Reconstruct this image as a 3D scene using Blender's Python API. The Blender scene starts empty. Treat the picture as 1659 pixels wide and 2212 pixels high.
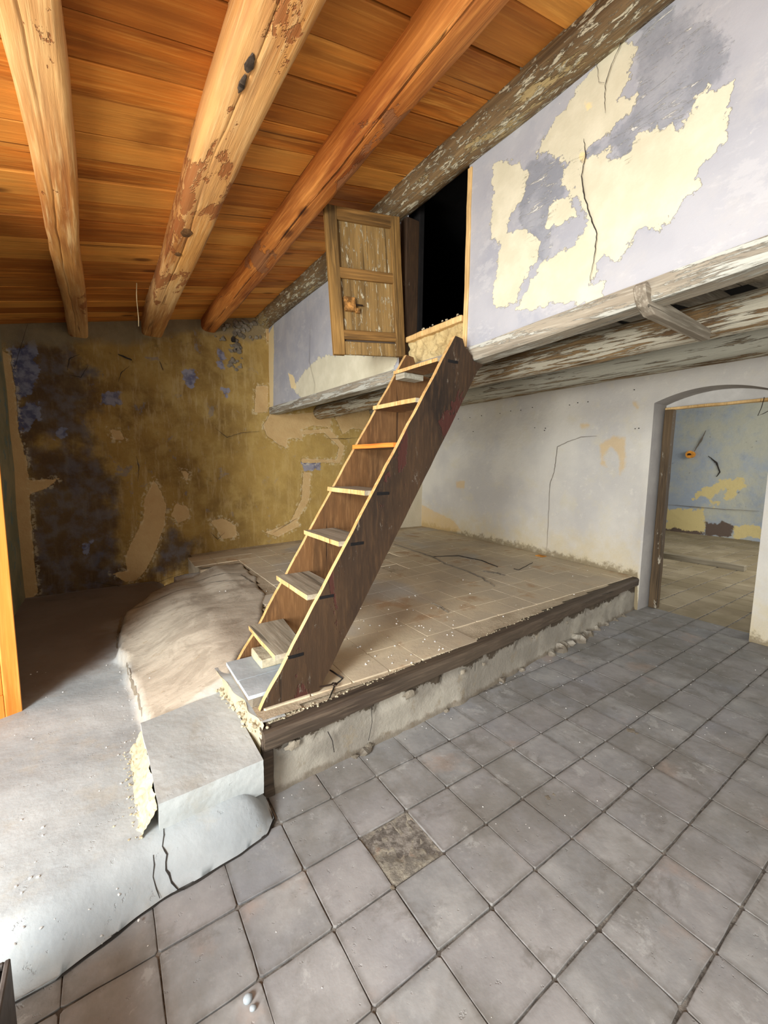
import bpy, bmesh, math, random
import numpy as np
from mathutils import Vector, Matrix, noise as mn

# ---------------------------------------------------------------- camera
F_PX, CX, CY, CAM_H = 895.0, 829.5, 1106.0, 1.5625
XC = np.array([0.8268, -0.0539, 0.5599]); YC = np.array([-0.5623, -0.0988, 0.8210])
def _ray(v):
    d = np.array([(v[0]-CX)/F_PX, (v[1]-CY)/F_PX, 1.0]); return d/np.linalg.norm(d)
XC, YC = _ray((2150, 1020)), _ray((216, 998))
for _ in range(20):
    e = XC@YC; XC, YC = XC-e/2*YC, YC-e/2*XC; XC /= np.linalg.norm(XC); YC /= np.linalg.norm(YC)
ZC = np.cross(XC, YC); ZC = -ZC if ZC[1] > 0 else ZC
MW = np.stack([XC, YC, ZC])                    # rows: world axes in camera space (x right, y down, z forward)
OC = np.array([0, 0, CAM_H])
def at(u, v, ax, val):                          # measured point of the photograph on an axis plane
    d = MW@np.array([(u-CX)/F_PX, (v-CY)/F_PX, 1.0]); t = (val-OC[ax])/d[ax]; return OC+t*d
sc = bpy.context.scene
cam = bpy.data.cameras.new('camera'); co = bpy.data.objects.new('camera', cam); sc.collection.objects.link(co)
cam.sensor_fit = 'VERTICAL'; cam.sensor_height = 24; cam.lens = F_PX/2212*24; cam.clip_start = 0.02
R = Matrix(((MW[0][0], -MW[0][1], -MW[0][2]), (MW[1][0], -MW[1][1], -MW[1][2]), (MW[2][0], -MW[2][1], -MW[2][2])))
co.matrix_world = Matrix.Translation((0, 0, CAM_H)) @ R.to_4x4()
sc.camera = co
# ---------------------------------------------------------------- light
sc.view_settings.view_transform = 'Standard'; sc.view_settings.look = 'None'
sc.view_settings.gamma = 1; sc.view_settings.use_curve_mapping = False
sc.view_settings.exposure = 0.0
w = bpy.data.worlds.new('world'); sc.world = w; w.use_nodes = True
w.node_tree.nodes['Background'].inputs[0].default_value = (1.0, 0.97, 0.92, 1); w.node_tree.nodes['Background'].inputs[1].default_value = 1.05
def area(name, loc, target, sx, sy, power, col):
    l = bpy.data.lights.new(name, 'AREA'); l.shape = 'RECTANGLE'; l.size = sx; l.size_y = sy; l.energy = power; l.color = col
    o = bpy.data.objects.new(name, l); sc.collection.objects.link(o); o.location = loc
    o.rotation_euler = (Vector(target)-Vector(loc)).to_track_quat('-Z', 'Y').to_euler(); return o
area('doorway_daylight', (-3.4, -0.75, 1.25), (1.5, 4.2, 2.2), 1.1, 1.4, 300, (1.0, 0.98, 0.93))
area('doorway_sky', (-3.0, -1.0, 1.5), (3.2, 3.4, 1.0), 1.7, 1.8, 85, (0.95, 0.98, 1.0))
area('doorway_high_sky', (-2.9, -0.45, 2.75), (1.0, 2.7, 0.0), 1.4, 0.9, 255, (0.90, 0.955, 1.0))
area('threshold_bounce', (-1.9, 1.3, 0.3), (-0.3, 2.6, 3.0), 1.0, 1.6, 50, (1.0, 0.93, 0.78))
area('rear_fill', (1.2, -2.3, 2.2), (2.6, 3.5, 1.2), 2.6, 1.4, 18, (1.0, 0.98, 0.96))  # unseen fill lamp added behind the camera
area('far_room_fill', (8.5, 0.3, 2.4), (9.6, 3.2, 0.8), 3.0, 1.2, 95, (1.0, 0.98, 0.9))  # added fill lamp that brightens the far room

rnd = random.Random(7)
C = sc.collection
# ---------------------------------------------------------------- object helpers
def link(name, me, mat=None, parent=None):
    o = bpy.data.objects.new(name, me); C.objects.link(o)
    if mat is not None and me is not None and len(me.materials) == 0:
        for m in (mat if isinstance(mat, (list, tuple)) else [mat]): me.materials.append(m)
    if parent: o.parent = parent
    return o
def obj(name, bm, mat, parent=None, smooth=False):
    me = bpy.data.meshes.new(name); bmesh.ops.recalc_face_normals(bm, faces=bm.faces); bm.to_mesh(me); bm.free()
    if smooth:
        for p in me.polygons: p.use_smooth = True
    return link(name, me, mat, parent)
def tag(o, label, cat, group=None):
    o['label'] = label; o['category'] = cat
    if group: o['group'] = group
    return o
def struct(o): o['kind'] = 'structure'; return o
def thing(name, label, cat, loc=(0, 0, 0), group=None):
    o = bpy.data.objects.new(name, None); C.objects.link(o); o.location = loc; o.empty_display_size = .1
    return tag(o, label, cat, group)
def jit(v, s, a): return mn.noise(Vector(v)*s)*a
def hexa(bm, p, mi=0):                          # p: 8 points, bottom ring then top ring
    vs = [bm.verts.new(q) for q in p]; fs = []
    for f in ((3,2,1,0),(4,5,6,7),(0,1,5,4),(1,2,6,5),(2,3,7,6),(3,0,4,7)):
        fc = bm.faces.new([vs[i] for i in f]); fc.material_index = mi; fs.append(fc)
    return vs, fs
def box(bm, a, b, bev=0.0, mi=0, seg=1):
    x0,y0,z0 = a; x1,y1,z1 = b
    vs, fs = hexa(bm, [(x0,y0,z0),(x1,y0,z0),(x1,y1,z0),(x0,y1,z0),(x0,y0,z1),(x1,y0,z1),(x1,y1,z1),(x0,y1,z1)], mi)
    if bev:
        es = list({e for f in fs for e in f.edges})
        bmesh.ops.bevel(bm, geom=es, offset=bev, segments=seg, profile=.6, affect='EDGES')
def subdiv_noise(bm, cuts, amp, s, seed=0):
    bmesh.ops.subdivide_edges(bm, edges=bm.edges[:], cuts=cuts, use_grid_fill=True)
    for v in bm.verts:
        v.co += Vector(mn.noise_vector((v.co+Vector((seed,seed*2,0)))*s))*amp
def rough_box(a, b, bev=.004, n=3, amp=.003, s=9, seed=0):
    bm = bmesh.new(); box(bm, a, b, bev); subdiv_noise(bm, n, amp, s, seed); return bm
def prism(bm, pts, axis, lo, hi, mi=0, bev=0):  # extrude a closed 2-D outline along an axis
    def P(p, t):
        q = list(p); q.insert(axis, t); return q
    a = [bm.verts.new(P(p, lo)) for p in pts]; b = [bm.verts.new(P(p, hi)) for p in pts]
    fs = [bm.faces.new(a), bm.faces.new(b[::-1])]
    n = len(pts)
    for i in range(n): fs.append(bm.faces.new([a[i], b[i], b[(i+1)%n], a[(i+1)%n]]))
    for f in fs: f.material_index = mi
    if bev: bmesh.ops.bevel(bm, geom=list({e for f in fs for e in f.edges}), offset=bev, segments=1, affect='EDGES')
    return fs
def sweep(path, prof, step=.08, amp=.008, s=3.0, seed=0, bow=0.0):
    """sweep a cross-section (list of (side, up)) along the straight line path[0]..path[1] with an uneven skin"""
    a, b = Vector(path[0]), Vector(path[1]); L = (b-a).length; d = (b-a)/L
    side = d.cross(Vector((0,0,1))).normalized(); up = side.cross(d)
    n = max(2, int(L/step)); bm = bmesh.new(); rings = []
    for i in range(n+1):
        t = i/n; c = a+d*L*t + side*(mn.noise(Vector((t*L*.5, seed, 0)))*bow) + up*(mn.noise(Vector((t*L*.5, seed, 9)))*bow*.5)
        k = 1+mn.noise(Vector((t*L*.7, seed*3, 4)))*.07
        ring = []
        for pi, (x, y) in enumerate(prof):
            if pi == 17 and len(prof) == 25: y -= .011*(1-max(0, min(1, .45+1.6*mn.noise(Vector((t*L*.9, seed, 77))))))
            if bow and len(prof) == 25: x += (mn.noise(Vector((t*L*1.1, seed, 31)))*.022+mn.noise(Vector((t*L*5, seed, 3)))*.006) if abs(y+min(p_[1] for p_ in prof)*-1) < .02 and abs(x) < .06 else 0
            q = c+side*x*k+up*y*k
            r = Vector((x, y, 0)).length or 1
            q += (side*x+up*y)/r*(mn.noise(Vector((q.x*s, q.y*s*.35, q.z*s))+Vector((seed,)*3))*amp + mn.noise(Vector((q.x*s*5, q.y*s*1.4, q.z*s*5)))*amp*.5)
            ring.append(bm.verts.new(q))
        rings.append(ring)
    m = len(prof)
    for i in range(n):
        for j in range(m): bm.faces.new([rings[i][j], rings[i][(j+1)%m], rings[i+1][(j+1)%m], rings[i+1][j]])
    bm.faces.new(rings[0]); bm.faces.new(rings[-1][::-1])
    return bm
def circ(r, n=20, ry=None): return [(math.cos(2*math.pi*i/n)*r, math.sin(2*math.pi*i/n)*(ry or r)) for i in range(n)]
def hewn(w, h, rb=.35, n=4, split=-.12):        # rounded rectangle, waney lower corners, drying split underneath
    pts = []
    for (cx, cy, a0, r) in ((1,1,0,.06),(-1,1,90,.06),(-1,-1,180,rb),(1,-1,270,rb)):
        r *= min(w, h)/1.0
        for k in range(n+1):
            a = math.radians(a0+90*k/n); pts.append((cx*(w/2-r)+math.cos(a)*r, cy*(h/2-r)+math.sin(a)*r))
        if (cx, cy) == (-1, -1) and split is not None: pts += [(split*w-.012, -h/2), (split*w-.0025, -h/2), (split*w, -h/2+.011), (split*w+.0025, -h/2), (split*w+.012, -h/2)]
    return pts
def tube(pts, r, n=6):
    bm = bmesh.new(); rings = []
    P = [Vector(p) for p in pts]
    for i, p in enumerate(P):
        d = (P[min(i+1, len(P)-1)]-P[max(i-1, 0)]).normalized()
        s = d.cross(Vector((.31, .2, .93))).normalized(); u = s.cross(d)
        rings.append([bm.verts.new(p+(s*math.cos(2*math.pi*k/n)+u*math.sin(2*math.pi*k/n))*r) for k in range(n)])
    for i in range(len(P)-1):
        for j in range(n): bm.faces.new([rings[i][j], rings[i][(j+1)%n], rings[i+1][(j+1)%n], rings[i+1][j]])
    bm.faces.new(rings[0]); bm.faces.new(rings[-1][::-1]); return bm
def rock(bm, c, r, seed, flat=.7, rough=.35, sub=1):
    q = bmesh.ops.create_icosphere(bm, subdivisions=sub, radius=1)
    for v in q['verts']:
        k = 1+mn.noise(v.co*1.3+Vector((seed*3.1, seed, 2)))*rough*1.6
        v.co = Vector((c[0]+v.co.x*r*k, c[1]+v.co.y*r*k*.9, c[2]+v.co.z*r*k*flat))
# ---------------------------------------------------------------- masks: signed distance to outlines, stored per vertex
def sdf(px, py, polys):
    best = np.full(px.shape, -9.0)
    for P in polys:
        P = np.array(P, float); n = len(P); d = np.full(px.shape, 9.0); ins = np.zeros(px.shape, bool)
        for i in range(n):
            ax, ay = P[i]; bx, by = P[(i+1)%n]; ex, ey = bx-ax, by-ay
            t = np.clip(((px-ax)*ex+(py-ay)*ey)/max(ex*ex+ey*ey, 1e-9), 0, 1)
            d = np.minimum(d, np.hypot(px-ax-t*ex, py-ay-t*ey))
            c = ((ay > py) != (by > py)) & (px < (bx-ax)*(py-ay)/((by-ay) if by != ay else 1e-9)+ax)
            ins ^= c
        best = np.maximum(best, np.where(ins, d, -d))
    return best
def grid(name, P, ur, vr, step, mat, masks=None, keep=None, disp=None, parent=None):
    nu = max(2, int(round((ur[1]-ur[0])/step))+1); nv = max(2, int(round((vr[1]-vr[0])/step))+1)
    U, V = np.meshgrid(np.linspace(*ur, nu), np.linspace(*vr, nv), indexing='ij'); u, v = U.ravel(), V.ravel()
    verts = [P(a, b) for a, b in zip(u, v)]
    faces = []
    kp = [True]*len(u) if keep is None else [keep(a, b) for a, b in zip(u, v)]
    for i in range(nu-1):
        for j in range(nv-1):
            q = (i*nv+j, (i+1)*nv+j, (i+1)*nv+j+1, i*nv+j+1)
            if kp[q[0]] and kp[q[1]] and kp[q[2]] and kp[q[3]]: faces.append(q)
    me = bpy.data.meshes.new(name); me.from_pydata(verts, [], faces)
    for k, polys in (masks or {}).items():
        a = me.attributes.new(k, 'FLOAT', 'POINT'); a.data.foreach_set('value', sdf(u, v, polys).astype(np.float32))
    for p in me.polygons: p.use_smooth = True
    me.update(); return link(name, me, mat, parent)
def on(ax, val, pts):                            # photograph outline -> wall coordinates
    o = [i for i in (0, 1, 2) if i != ax]
    return [tuple(at(u, v, ax, val)[o]) for u, v in pts]
# ---------------------------------------------------------------- materials
class NT:
    def __init__(s, name, rough=.85, spec=.3):
        s.m = bpy.data.materials.new(name); s.m.use_nodes = True; s.t = s.m.node_tree; s.b = s.t.nodes['Principled BSDF']
        s.b.inputs['Roughness'].default_value = rough; s.b.inputs['Specular IOR Level'].default_value = spec
        s.tc = s.n('ShaderNodeTexCoord'); s.geo = None
    def n(s, t, **k):
        x = s.t.nodes.new(t)
        for a, v in k.items(): setattr(x, a, v)
        return x
    def l(s, a, b): s.t.links.new(a, b)
    def put(s, inp, v):
        if isinstance(v, bpy.types.NodeSocket): s.l(v, inp)
        else: inp.default_value = (*v, 1) if isinstance(v, (tuple, list)) and len(v) == 3 and inp.type == 'RGBA' else v
    def coord(s, scale=(1,1,1), rand=False, src='Object'):
        m = s.n('ShaderNodeMapping'); s.l(s.tc.outputs[src], m.inputs[0]); m.inputs['Scale'].default_value = scale
        if rand:
            oi = s.n('ShaderNodeObjectInfo'); mu = s.n('ShaderNodeVectorMath', operation='SCALE'); mu.inputs[0].default_value = (37, 91, 53)
            s.l(oi.outputs['Random'], mu.inputs['Scale']); s.l(mu.outputs[0], m.inputs['Location'])
        return m.outputs[0]
    def rand(s): return s.n('ShaderNodeObjectInfo').outputs['Random']
    def noise(s, scale, detail=5, rough=.6, vec=None, dist=0.0):
        x = s.n('ShaderNodeTexNoise'); x.inputs['Scale'].default_value = scale; x.inputs['Detail'].default_value = detail
        x.inputs['Roughness'].default_value = rough; x.inputs['Distortion'].default_value = dist
        s.l(vec if vec is not None else s.tc.outputs['Object'], x.inputs['Vector']); return x.outputs['Fac']
    def voro(s, scale, vec=None, feature='F1', rnd=1.0):
        x = s.n('ShaderNodeTexVoronoi', feature=feature); x.inputs['Scale'].default_value = scale; x.inputs['Randomness'].default_value = rnd
        s.l(vec if vec is not None else s.tc.outputs['Object'], x.inputs['Vector']); return x.outputs['Distance']
    def m_(s, op, a, b=0.0, c=0.0):
        x = s.n('ShaderNodeMath', operation=op); s.put(x.inputs[0], a); s.put(x.inputs[1], b); s.put(x.inputs[2], c); return x.outputs[0]
    def step(s, v, lo, hi, a=0.0, b=1.0):
        x = s.n('ShaderNodeMapRange', interpolation_type='SMOOTHSTEP'); s.put(x.inputs[0], v)
        for i, q in enumerate((lo, hi, a, b)): x.inputs[i+1].default_value = q
        return x.outputs[0]
    def mix(s, f, a, b, mode='MIX'):
        x = s.n('ShaderNodeMix', data_type='RGBA', blend_type=mode); s.put(x.inputs[0], f); s.put(x.inputs[6], a); s.put(x.inputs[7], b); return x.outputs[2]
    def attr(s, name): x = s.n('ShaderNodeAttribute', attribute_name=name); return x.outputs['Fac']
    def sep(s, src='Object'):
        x = s.n('ShaderNodeSeparateXYZ'); s.l(s.tc.outputs[src], x.inputs[0]); return x.outputs
    def mask(s, name, amp=.08, sc=18, soft=.004, off=0.0, vec=None, detail=6):
        n = s.m_('MULTIPLY', s.m_('SUBTRACT', s.noise(sc, detail, .65, vec), .5), amp)
        return s.step(s.m_('ADD', s.attr(name), n), off-soft, off+soft)
    def out(s, col, bump=None, dist=.01, strength=.6, rough=None):
        s.put(s.b.inputs['Base Color'], col)
        if bump is not None:
            x = s.n('ShaderNodeBump'); x.inputs['Distance'].default_value = dist; x.inputs['Strength'].default_value = strength
            s.put(x.inputs['Height'], bump); s.l(x.outputs[0], s.b.inputs['Normal'])
        if rough is not None: s.put(s.b.inputs['Roughness'], rough)
        return s.m
def H(h):                                        # sRGB hex -> linear
    c = [int(h[i:i+2], 16)/255 for i in (0, 2, 4)]
    return tuple(((x+.055)/1.055)**2.4 if x > .04045 else x/12.92 for x in c)
def scl(ax, k=.1): return tuple(k if i == ax else 1 for i in range(3))
def wood(name, light, mid, dark, ax=0, sc=14, rand=False, k=.07, knots=True, paint=None, pamt=.5, bump=.004, rough=.7, vary=.35, psc=9, pk=.3, bark=None, tone=None):
    s = NT(name, rough); v = s.coord(scl(ax, k), rand); v2 = s.coord(scl(ax, k*.6), rand)
    g = s.noise(sc, 6, .65, v, .6); f = s.noise(sc*6, 4, .6, v2); big = s.noise(1.6, 3, .5, s.coord(scl(ax, .5), rand))
    c = s.mix(s.step(g, .3, .7), dark, mid); c = s.mix(s.step(f, .45, .8, 0, .75), c, light)
    c = s.mix(s.step(big, .35, .75, 0, .5), c, light)
    if rand:
        rr = s.rand(); c = s.mix(s.m_('MULTIPLY', s.step(rr, .45, 1), vary), c, dark); c = s.mix(s.step(rr, .5, 0, 0, .55), c, light) if False else s.mix(s.m_('MULTIPLY', s.step(rr, .0, .5, 1, 0), .5), c, light)
        st = s.noise(3, 4, .6, s.coord(scl(ax, .4), rand)); c = s.mix(s.step(st, .54, .72, 0, .6), c, dark)
    h = s.m_('ADD', s.m_('MULTIPLY', g, .6), s.m_('MULTIPLY', f, .6))
    fl_ = s.noise(sc*2.2, 3, .5, s.coord(scl(ax, k*.35), rand), .3); fm = s.step(fl_, .66, .72, 0, .7); c = s.mix(fm, c, tuple(q*.3 for q in dark)); h = s.m_('SUBTRACT', h, s.m_('MULTIPLY', fm, .6))
    if bark:
        bk = s.step(s.noise(3.2, 7, .7, s.coord(scl(ax, .35), rand), .4), .565, .585); c = s.mix(s.m_('MULTIPLY', bk, .8), c, bark); h = s.m_('SUBTRACT', h, s.m_('MULTIPLY', bk, .8))
    if knots:
        kn = s.voro(3.2, s.coord(scl(ax, .45), rand)); km = s.step(kn, .05, .14, 1, 0)
        c = s.mix(s.m_('MULTIPLY', km, .75), c, tuple(q*.35 for q in dark))
    if paint:
        p = s.noise(psc, 8, .75, s.coord(scl(ax, pk), rand), .5); pm = s.step(p, .62-pamt*.25, .66-pamt*.25)
        c = s.mix(pm, c, paint); h = s.m_('ADD', h, s.m_('MULTIPLY', pm, .5))
    return s.out(c, h, bump, .8)
ORG = dict(light=H('e8993f'), mid=H('c8711f'), dark=H('8a4310'))
M = {}
M['plank'] = wood('ceiling_plank_wood', H('f0ac52'), H('d07a28'), H('84440f'), ax=0, sc=12, rand=True, bump=.006, vary=.6)
M['beam'] = wood('hewn_beam_wood', H('ecc78c'), H('d0944f'), H('965a2b'), ax=1, sc=10, bump=.008, bark=H('8f5128'))
M['beam_red'] = wood('reddish_beam_wood', H('e59c50'), H('c07430'), H('7a3a14'), ax=1, sc=10, bump=.008, bark=H('8a5c3c'))
M['log'] = wood('flaking_log_wood', H('9c8460'), H('6e5536'), H('3b2b1c'), ax=1, sc=11, paint=H('bdb59c'), pamt=.40, bump=.014, knots=False, psc=44, pk=.22, bark=H('a89468'))
M['painted'] = wood('flaking_limewashed_wood', H('a88d66'), H('8b704c'), H('57412a'), ax=1, sc=18, paint=H('b2ac9a'), pamt=.6, bump=.012, psc=34, pk=.07)
M['painted2'] = wood('greyed_limewashed_wood', H('9f927a'), H('81745e'), H('4f4435'), ax=1, sc=18, paint=H('a8a698'), pamt=.85, bump=.012, psc=34, pk=.07)
M['greywood'] = wood('weathered_grey_wood', H('b9b1a0'), H('958a78'), H('5f5546'), ax=1, sc=18, paint=H('b4b3a8'), pamt=.5, bump=.007, psc=17, pk=.1)
M['greyx'] = wood('weathered_grey_cross_wood', H('b9b1a0'), H('8d8272'), H('5f5546'), ax=0, sc=16, bump=.004)
M['ladder'] = wood('dark_ladder_wood', H('4f3924'), H('34261a'), H('1d1510'), ax=2, sc=9, bark=H('43201a'), paint=H('6f6355'), pamt=.06, psc=12, k=.25, bump=.004, rough=.75)  # dark wood with the outer stringer's shade mixed into the colour
M['ladder_in'] = wood('brown_ladder_wood', H('8c6640'), H('684626'), H('402a17'), ax=2, sc=9, k=.2, bump=.004)
M['edge'] = wood('worn_lit_edge_wood', H('eccd94'), H('cda468'), H('96703c'), ax=2, sc=12, k=.2, bump=.004, knots=False)  # pale from wear, with daylight on the ladder's front edges painted in
M['tread'] = wood('dusty_tread_wood', H('c2bdac'), H('a39d8c'), H('77705f'), ax=1, sc=12, bump=.003, knots=False)
M['treado'] = wood('orange_tread_wood', H('f0954a'), H('d97a2e'), H('a04f18'), ax=1, sc=12, bump=.003, knots=False)
M['hatch'] = wood('aged_hatch_wood', H('b0884c'), H('7a5a2c'), H('3d2c16'), ax=2, sc=15, bump=.004, knots=False)
M['hatchp'] = wood('flaking_hatch_panel_wood', H('ab8a54'), H('84683c'), H('4f3b1e'), ax=2, sc=13, bump=.004, paint=H('b5ab90'), pamt=.26, psc=42, pk=.22, knots=False)
M['hatchx'] = wood('aged_hatch_rail_wood', H('a67b42'), H('7d5a2c'), H('493419'), ax=0, sc=13, bump=.004, knots=False)
M['nosing'] = wood('dark_nosing_wood', H('6a5c4c'), H('483c32'), H('2a231d'), ax=0, sc=12, bump=.004, knots=False)
M['leaf'] = wood('varnished_door_wood', H('f0ad5a'), H('e0933c'), H('b56a22'), ax=2, sc=8, bump=.002, rough=.5, knots=False)
M['post'] = wood('dark_flaking_frame_wood', H('6e5a40'), H('4a3b2a'), H('261e15'), ax=2, sc=12, paint=H('a89f8d'), pamt=.1, bump=.006, knots=False)
M['bar'] = wood('dusty_grey_bar_wood', H('a39a86'), H('857b68'), H('5c5344'), ax=1, sc=12, bump=.003, knots=False)

s = NT('loft_plaster', .9)                      # lilac-grey limewash with cream patches
v = s.coord(); mp0 = s.coord((1, .5, 1)); big = s.noise(1.7, 4, .55); fine = s.noise(30, 6, .7)
c = s.mix(s.step(big, .35, .7), H('9a9ba2'), H('adadb1')); c = s.mix(s.step(s.noise(5, 7, .7), .45, .7, 0, .6), c, H('b3b1b0')); c = s.mix(s.step(s.noise(2.6, 8, .72), .53, .62, 0, .55), c, H('999ca5')); c = s.mix(s.step(s.noise(8, 9, .75, mp0), .55, .62, 0, .4), c, H('bdbcbc'))
mp = s.n('ShaderNodeMapping'); s.l(s.tc.outputs['Object'], mp.inputs[0]); mp.inputs['Rotation'].default_value = (math.radians(38), 0, 0); mp.inputs['Scale'].default_value = (1, .35, 1.5)
g = s.mask('grey', .34, 4.5, .015, 0, None, 9); scr = s.step(s.noise(24, 9, .82, mp.outputs[0], 1.2), .56, .60)
c = s.mix(s.m_('MULTIPLY', g, .8), c, s.mix(s.step(s.noise(5, 7, .7), .4, .62), H('7d8087'), H('92949a'))); c = s.mix(s.m_('MULTIPLY', s.m_('MULTIPLY', g, scr), .8), c, H('dcdad0'))
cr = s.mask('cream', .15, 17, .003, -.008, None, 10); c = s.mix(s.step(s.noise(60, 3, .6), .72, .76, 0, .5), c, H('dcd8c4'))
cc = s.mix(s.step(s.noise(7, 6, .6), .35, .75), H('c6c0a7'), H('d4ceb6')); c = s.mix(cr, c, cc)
ye = s.mask('yellow', .05, 20, .006); c = s.mix(s.m_('MULTIPLY', ye, .8), c, H('e6cf97'))
c = s.mix(s.step(s.noise(45, 4, .6), .7, .8, 0, .18), c, H('6a6259'))
hb = s.m_('ADD', s.m_('MULTIPLY', cr, -.5), s.m_('ADD', s.m_('MULTIPLY', fine, .25), s.m_('MULTIPLY', s.m_('MULTIPLY', scr, g), .35)))
hb = s.m_('ADD', hb, s.m_('MULTIPLY', s.noise(3.5, 4, .5), 1.2))
M['loft'] = s.out(c, hb, .008, .7)

s = NT('rough_wall_plaster', .92)               # pale grey wall behind the platform
big = s.noise(1.3, 4, .55); c = s.mix(s.step(big, .35, .68), H('bcb9b4'), H('cecac0')); c = s.mix(s.step(s.noise(4, 7, .65), .5, .72, 0, .6), c, H('c9c2ae'))
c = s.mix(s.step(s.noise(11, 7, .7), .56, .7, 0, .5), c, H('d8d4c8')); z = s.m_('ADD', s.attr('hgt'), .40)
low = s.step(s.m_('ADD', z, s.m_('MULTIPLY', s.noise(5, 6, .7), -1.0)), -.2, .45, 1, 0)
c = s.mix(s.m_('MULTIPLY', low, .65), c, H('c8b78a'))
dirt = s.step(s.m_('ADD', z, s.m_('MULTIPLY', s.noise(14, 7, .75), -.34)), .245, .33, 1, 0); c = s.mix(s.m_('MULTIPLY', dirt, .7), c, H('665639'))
ye = s.mask('yellow', .07, 14, .02); c = s.mix(s.m_('MULTIPLY', ye, .6), c, H('cfae72'))
c = s.mix(s.step(s.noise(42, 3, .6), .74, .78, 0, .6), c, H('5a5248'))
M['rwall'] = s.out(c, s.m_('ADD', s.m_('MULTIPLY', s.noise(6, 6, .6), 1.2), s.m_('MULTIPLY', s.noise(60, 4, .7), .25)), .01, .7)

s = NT('reveal_plaster', .9)
c = s.mix(s.step(s.noise(3, 6, .6), .4, .7), H('9b9793'), H('aaa6a0')); c = s.mix(s.step(s.noise(12, 6, .7), .62, .75, 0, .5), c, H('6f675c'))
M['reveal'] = s.out(c, s.noise(20, 6, .6), .006, .6)

s = NT('ochre_plaster', .9)                     # stained back wall
vs = s.coord((1, 1, .16)); big = s.noise(1.5, 5, .6); mid = s.noise(4.5, 7, .65)
c = s.mix(s.step(big, .32, .66), H('6d5228'), H('97793f')); c = s.mix(s.step(mid, .42, .7, 0, .7), c, H('ad9358'))
c = s.mix(s.step(s.noise(14, 8, .75, vs), .5, .62, 0, .45), c, H('b39c70')); c = s.mix(s.step(s.noise(3.4, 8, .72, None, .6), .6, .63, 0, .5), c, H('6f7079'))
c = s.mix(s.step(s.noise(7, 7, .7), .58, .7, 0, .45), c, H('4a3a24'))
x = s.sep()[0]; right = s.step(x, .9, 2.3); c = s.mix(s.m_('MULTIPLY', right, .5), c, H('b89a58'))
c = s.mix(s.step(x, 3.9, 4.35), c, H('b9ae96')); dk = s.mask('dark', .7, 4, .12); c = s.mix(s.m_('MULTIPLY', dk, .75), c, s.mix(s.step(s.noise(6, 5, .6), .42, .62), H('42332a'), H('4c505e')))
bl = s.mask('blue', .22, 12, .008); c = s.mix(s.m_('MULTIPLY', bl, .8), c, s.mix(s.step(s.noise(12, 5, .6), .4, .6), H('4e5778'), H('83879a')))
tp = s.mask('top', .2, 6, .06); c = s.mix(s.m_('MULTIPLY', tp, .8), c, s.mix(mid, H('6a5c44'), H('8c8068')))
cr = s.mask('cream', .05, 18, .004); c = s.mix(cr, c, s.mix(s.noise(6, 5, .6), H('b08d5c'), H('c9ad7c')))
rim = s.m_('MULTIPLY', s.step(s.attr('cream'), -.05, -.02), s.step(s.attr('cream'), .0, .03, 1, 0))
c = s.mix(s.m_('MULTIPLY', rim, s.step(s.noise(24, 5, .6), .5, .6, 0, .45)), c, H('d2c4a2'))
c = s.mix(s.step(s.noise(38, 4, .6), .7, .76, 0, .5), c, H('3a2e22'))
hb = s.m_('ADD', s.m_('MULTIPLY', cr, -.7), s.m_('ADD', s.m_('MULTIPLY', s.noise(5, 6, .6), 1.4), s.m_('MULTIPLY', s.noise(40, 5, .7), .3)))
M['ochre'] = s.out(c, hb, .012, .8)

s = NT('left_plaster', .9)
c = s.mix(s.step(s.noise(3, 6, .6), .4, .65), H('7c7a60'), H('938a6c')); c = s.mix(s.step(s.noise(5, 5, .6), .55, .6), c, H('6a7a74'))
M['lwall'] = s.out(c, s.noise(9, 6, .6), .01, .7)

s = NT('worn_floor_tile', .8, .35)              # square clay tiles under grey dust
v = s.coord(rand=True); r = s.rand(); big = s.noise(4, 5, .6, v); fin = s.noise(26, 7, .7, v)
c = s.mix(s.step(big, .35, .7), H('868685'), H('9f9e9b')); c = s.mix(s.step(r, .2, .9, 0, .4), c, H('908b8a'))
c = s.mix(s.step(s.noise(2.2, 5, .6, v), .58, .75, 0, .65), c, H('a58d7c')); c = s.mix(s.step(fin, .5, .8, 0, .35), c, H('b0b0ac'))
c = s.mix(s.step(s.noise(1.2, 3, .5, v), .56, .7, 0, .35), c, H('888c95'))
c = s.mix(s.step(s.noise(70, 4, .7, v), .68, .76, 0, .7), c, H('5b5550')); c = s.mix(s.step(s.noise(55, 3, .7, s.coord((1,1,2))), .72, .76, 0, .5), c, H('d2d0c8'))
wp = s.n('ShaderNodeNewGeometry').outputs['Position']; ox = s.sep(); e = s.m_('MAXIMUM', s.m_('ABSOLUTE', ox[0]), s.m_('ABSOLUTE', ox[1]))
c = s.mix(s.step(s.noise(1.4, 6, .65, wp), .44, .62, 0, .75), c, H('77746d')); c = s.mix(s.step(s.noise(4.3, 8, .72, wp, .5), .54, .66, 0, .55), c, H('6e6a64')); c = s.mix(s.step(s.noise(6, 8, .75, wp, .3), .58, .64, 0, .4), c, H('b4b4b0'))
c = s.mix(s.m_('MULTIPLY', s.step(e, .10, .124), s.step(s.noise(18, 6, .7, wp),   .35, .6, .15, .6)), c, H('625d56'))
M['tile'] = s.out(c, s.m_('ADD', s.m_('MULTIPLY', s.noise(8, 5, .55, v), 1.2), s.m_('MULTIPLY', s.step(s.noise(34, 4, .6, v), .66, .72), -.35)), .005, .7, s.step(fin, .3, .7, .62, .85))
s = NT('broken_tile_face', .95)
c = s.mix(s.step(s.noise(18, 7, .7), .4, .6), H('8a8378'), H('b3aa98')); c = s.mix(s.step(s.noise(9, 5, .6), .6, .66, 0, .5), c, H('a07c6c'))
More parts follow.
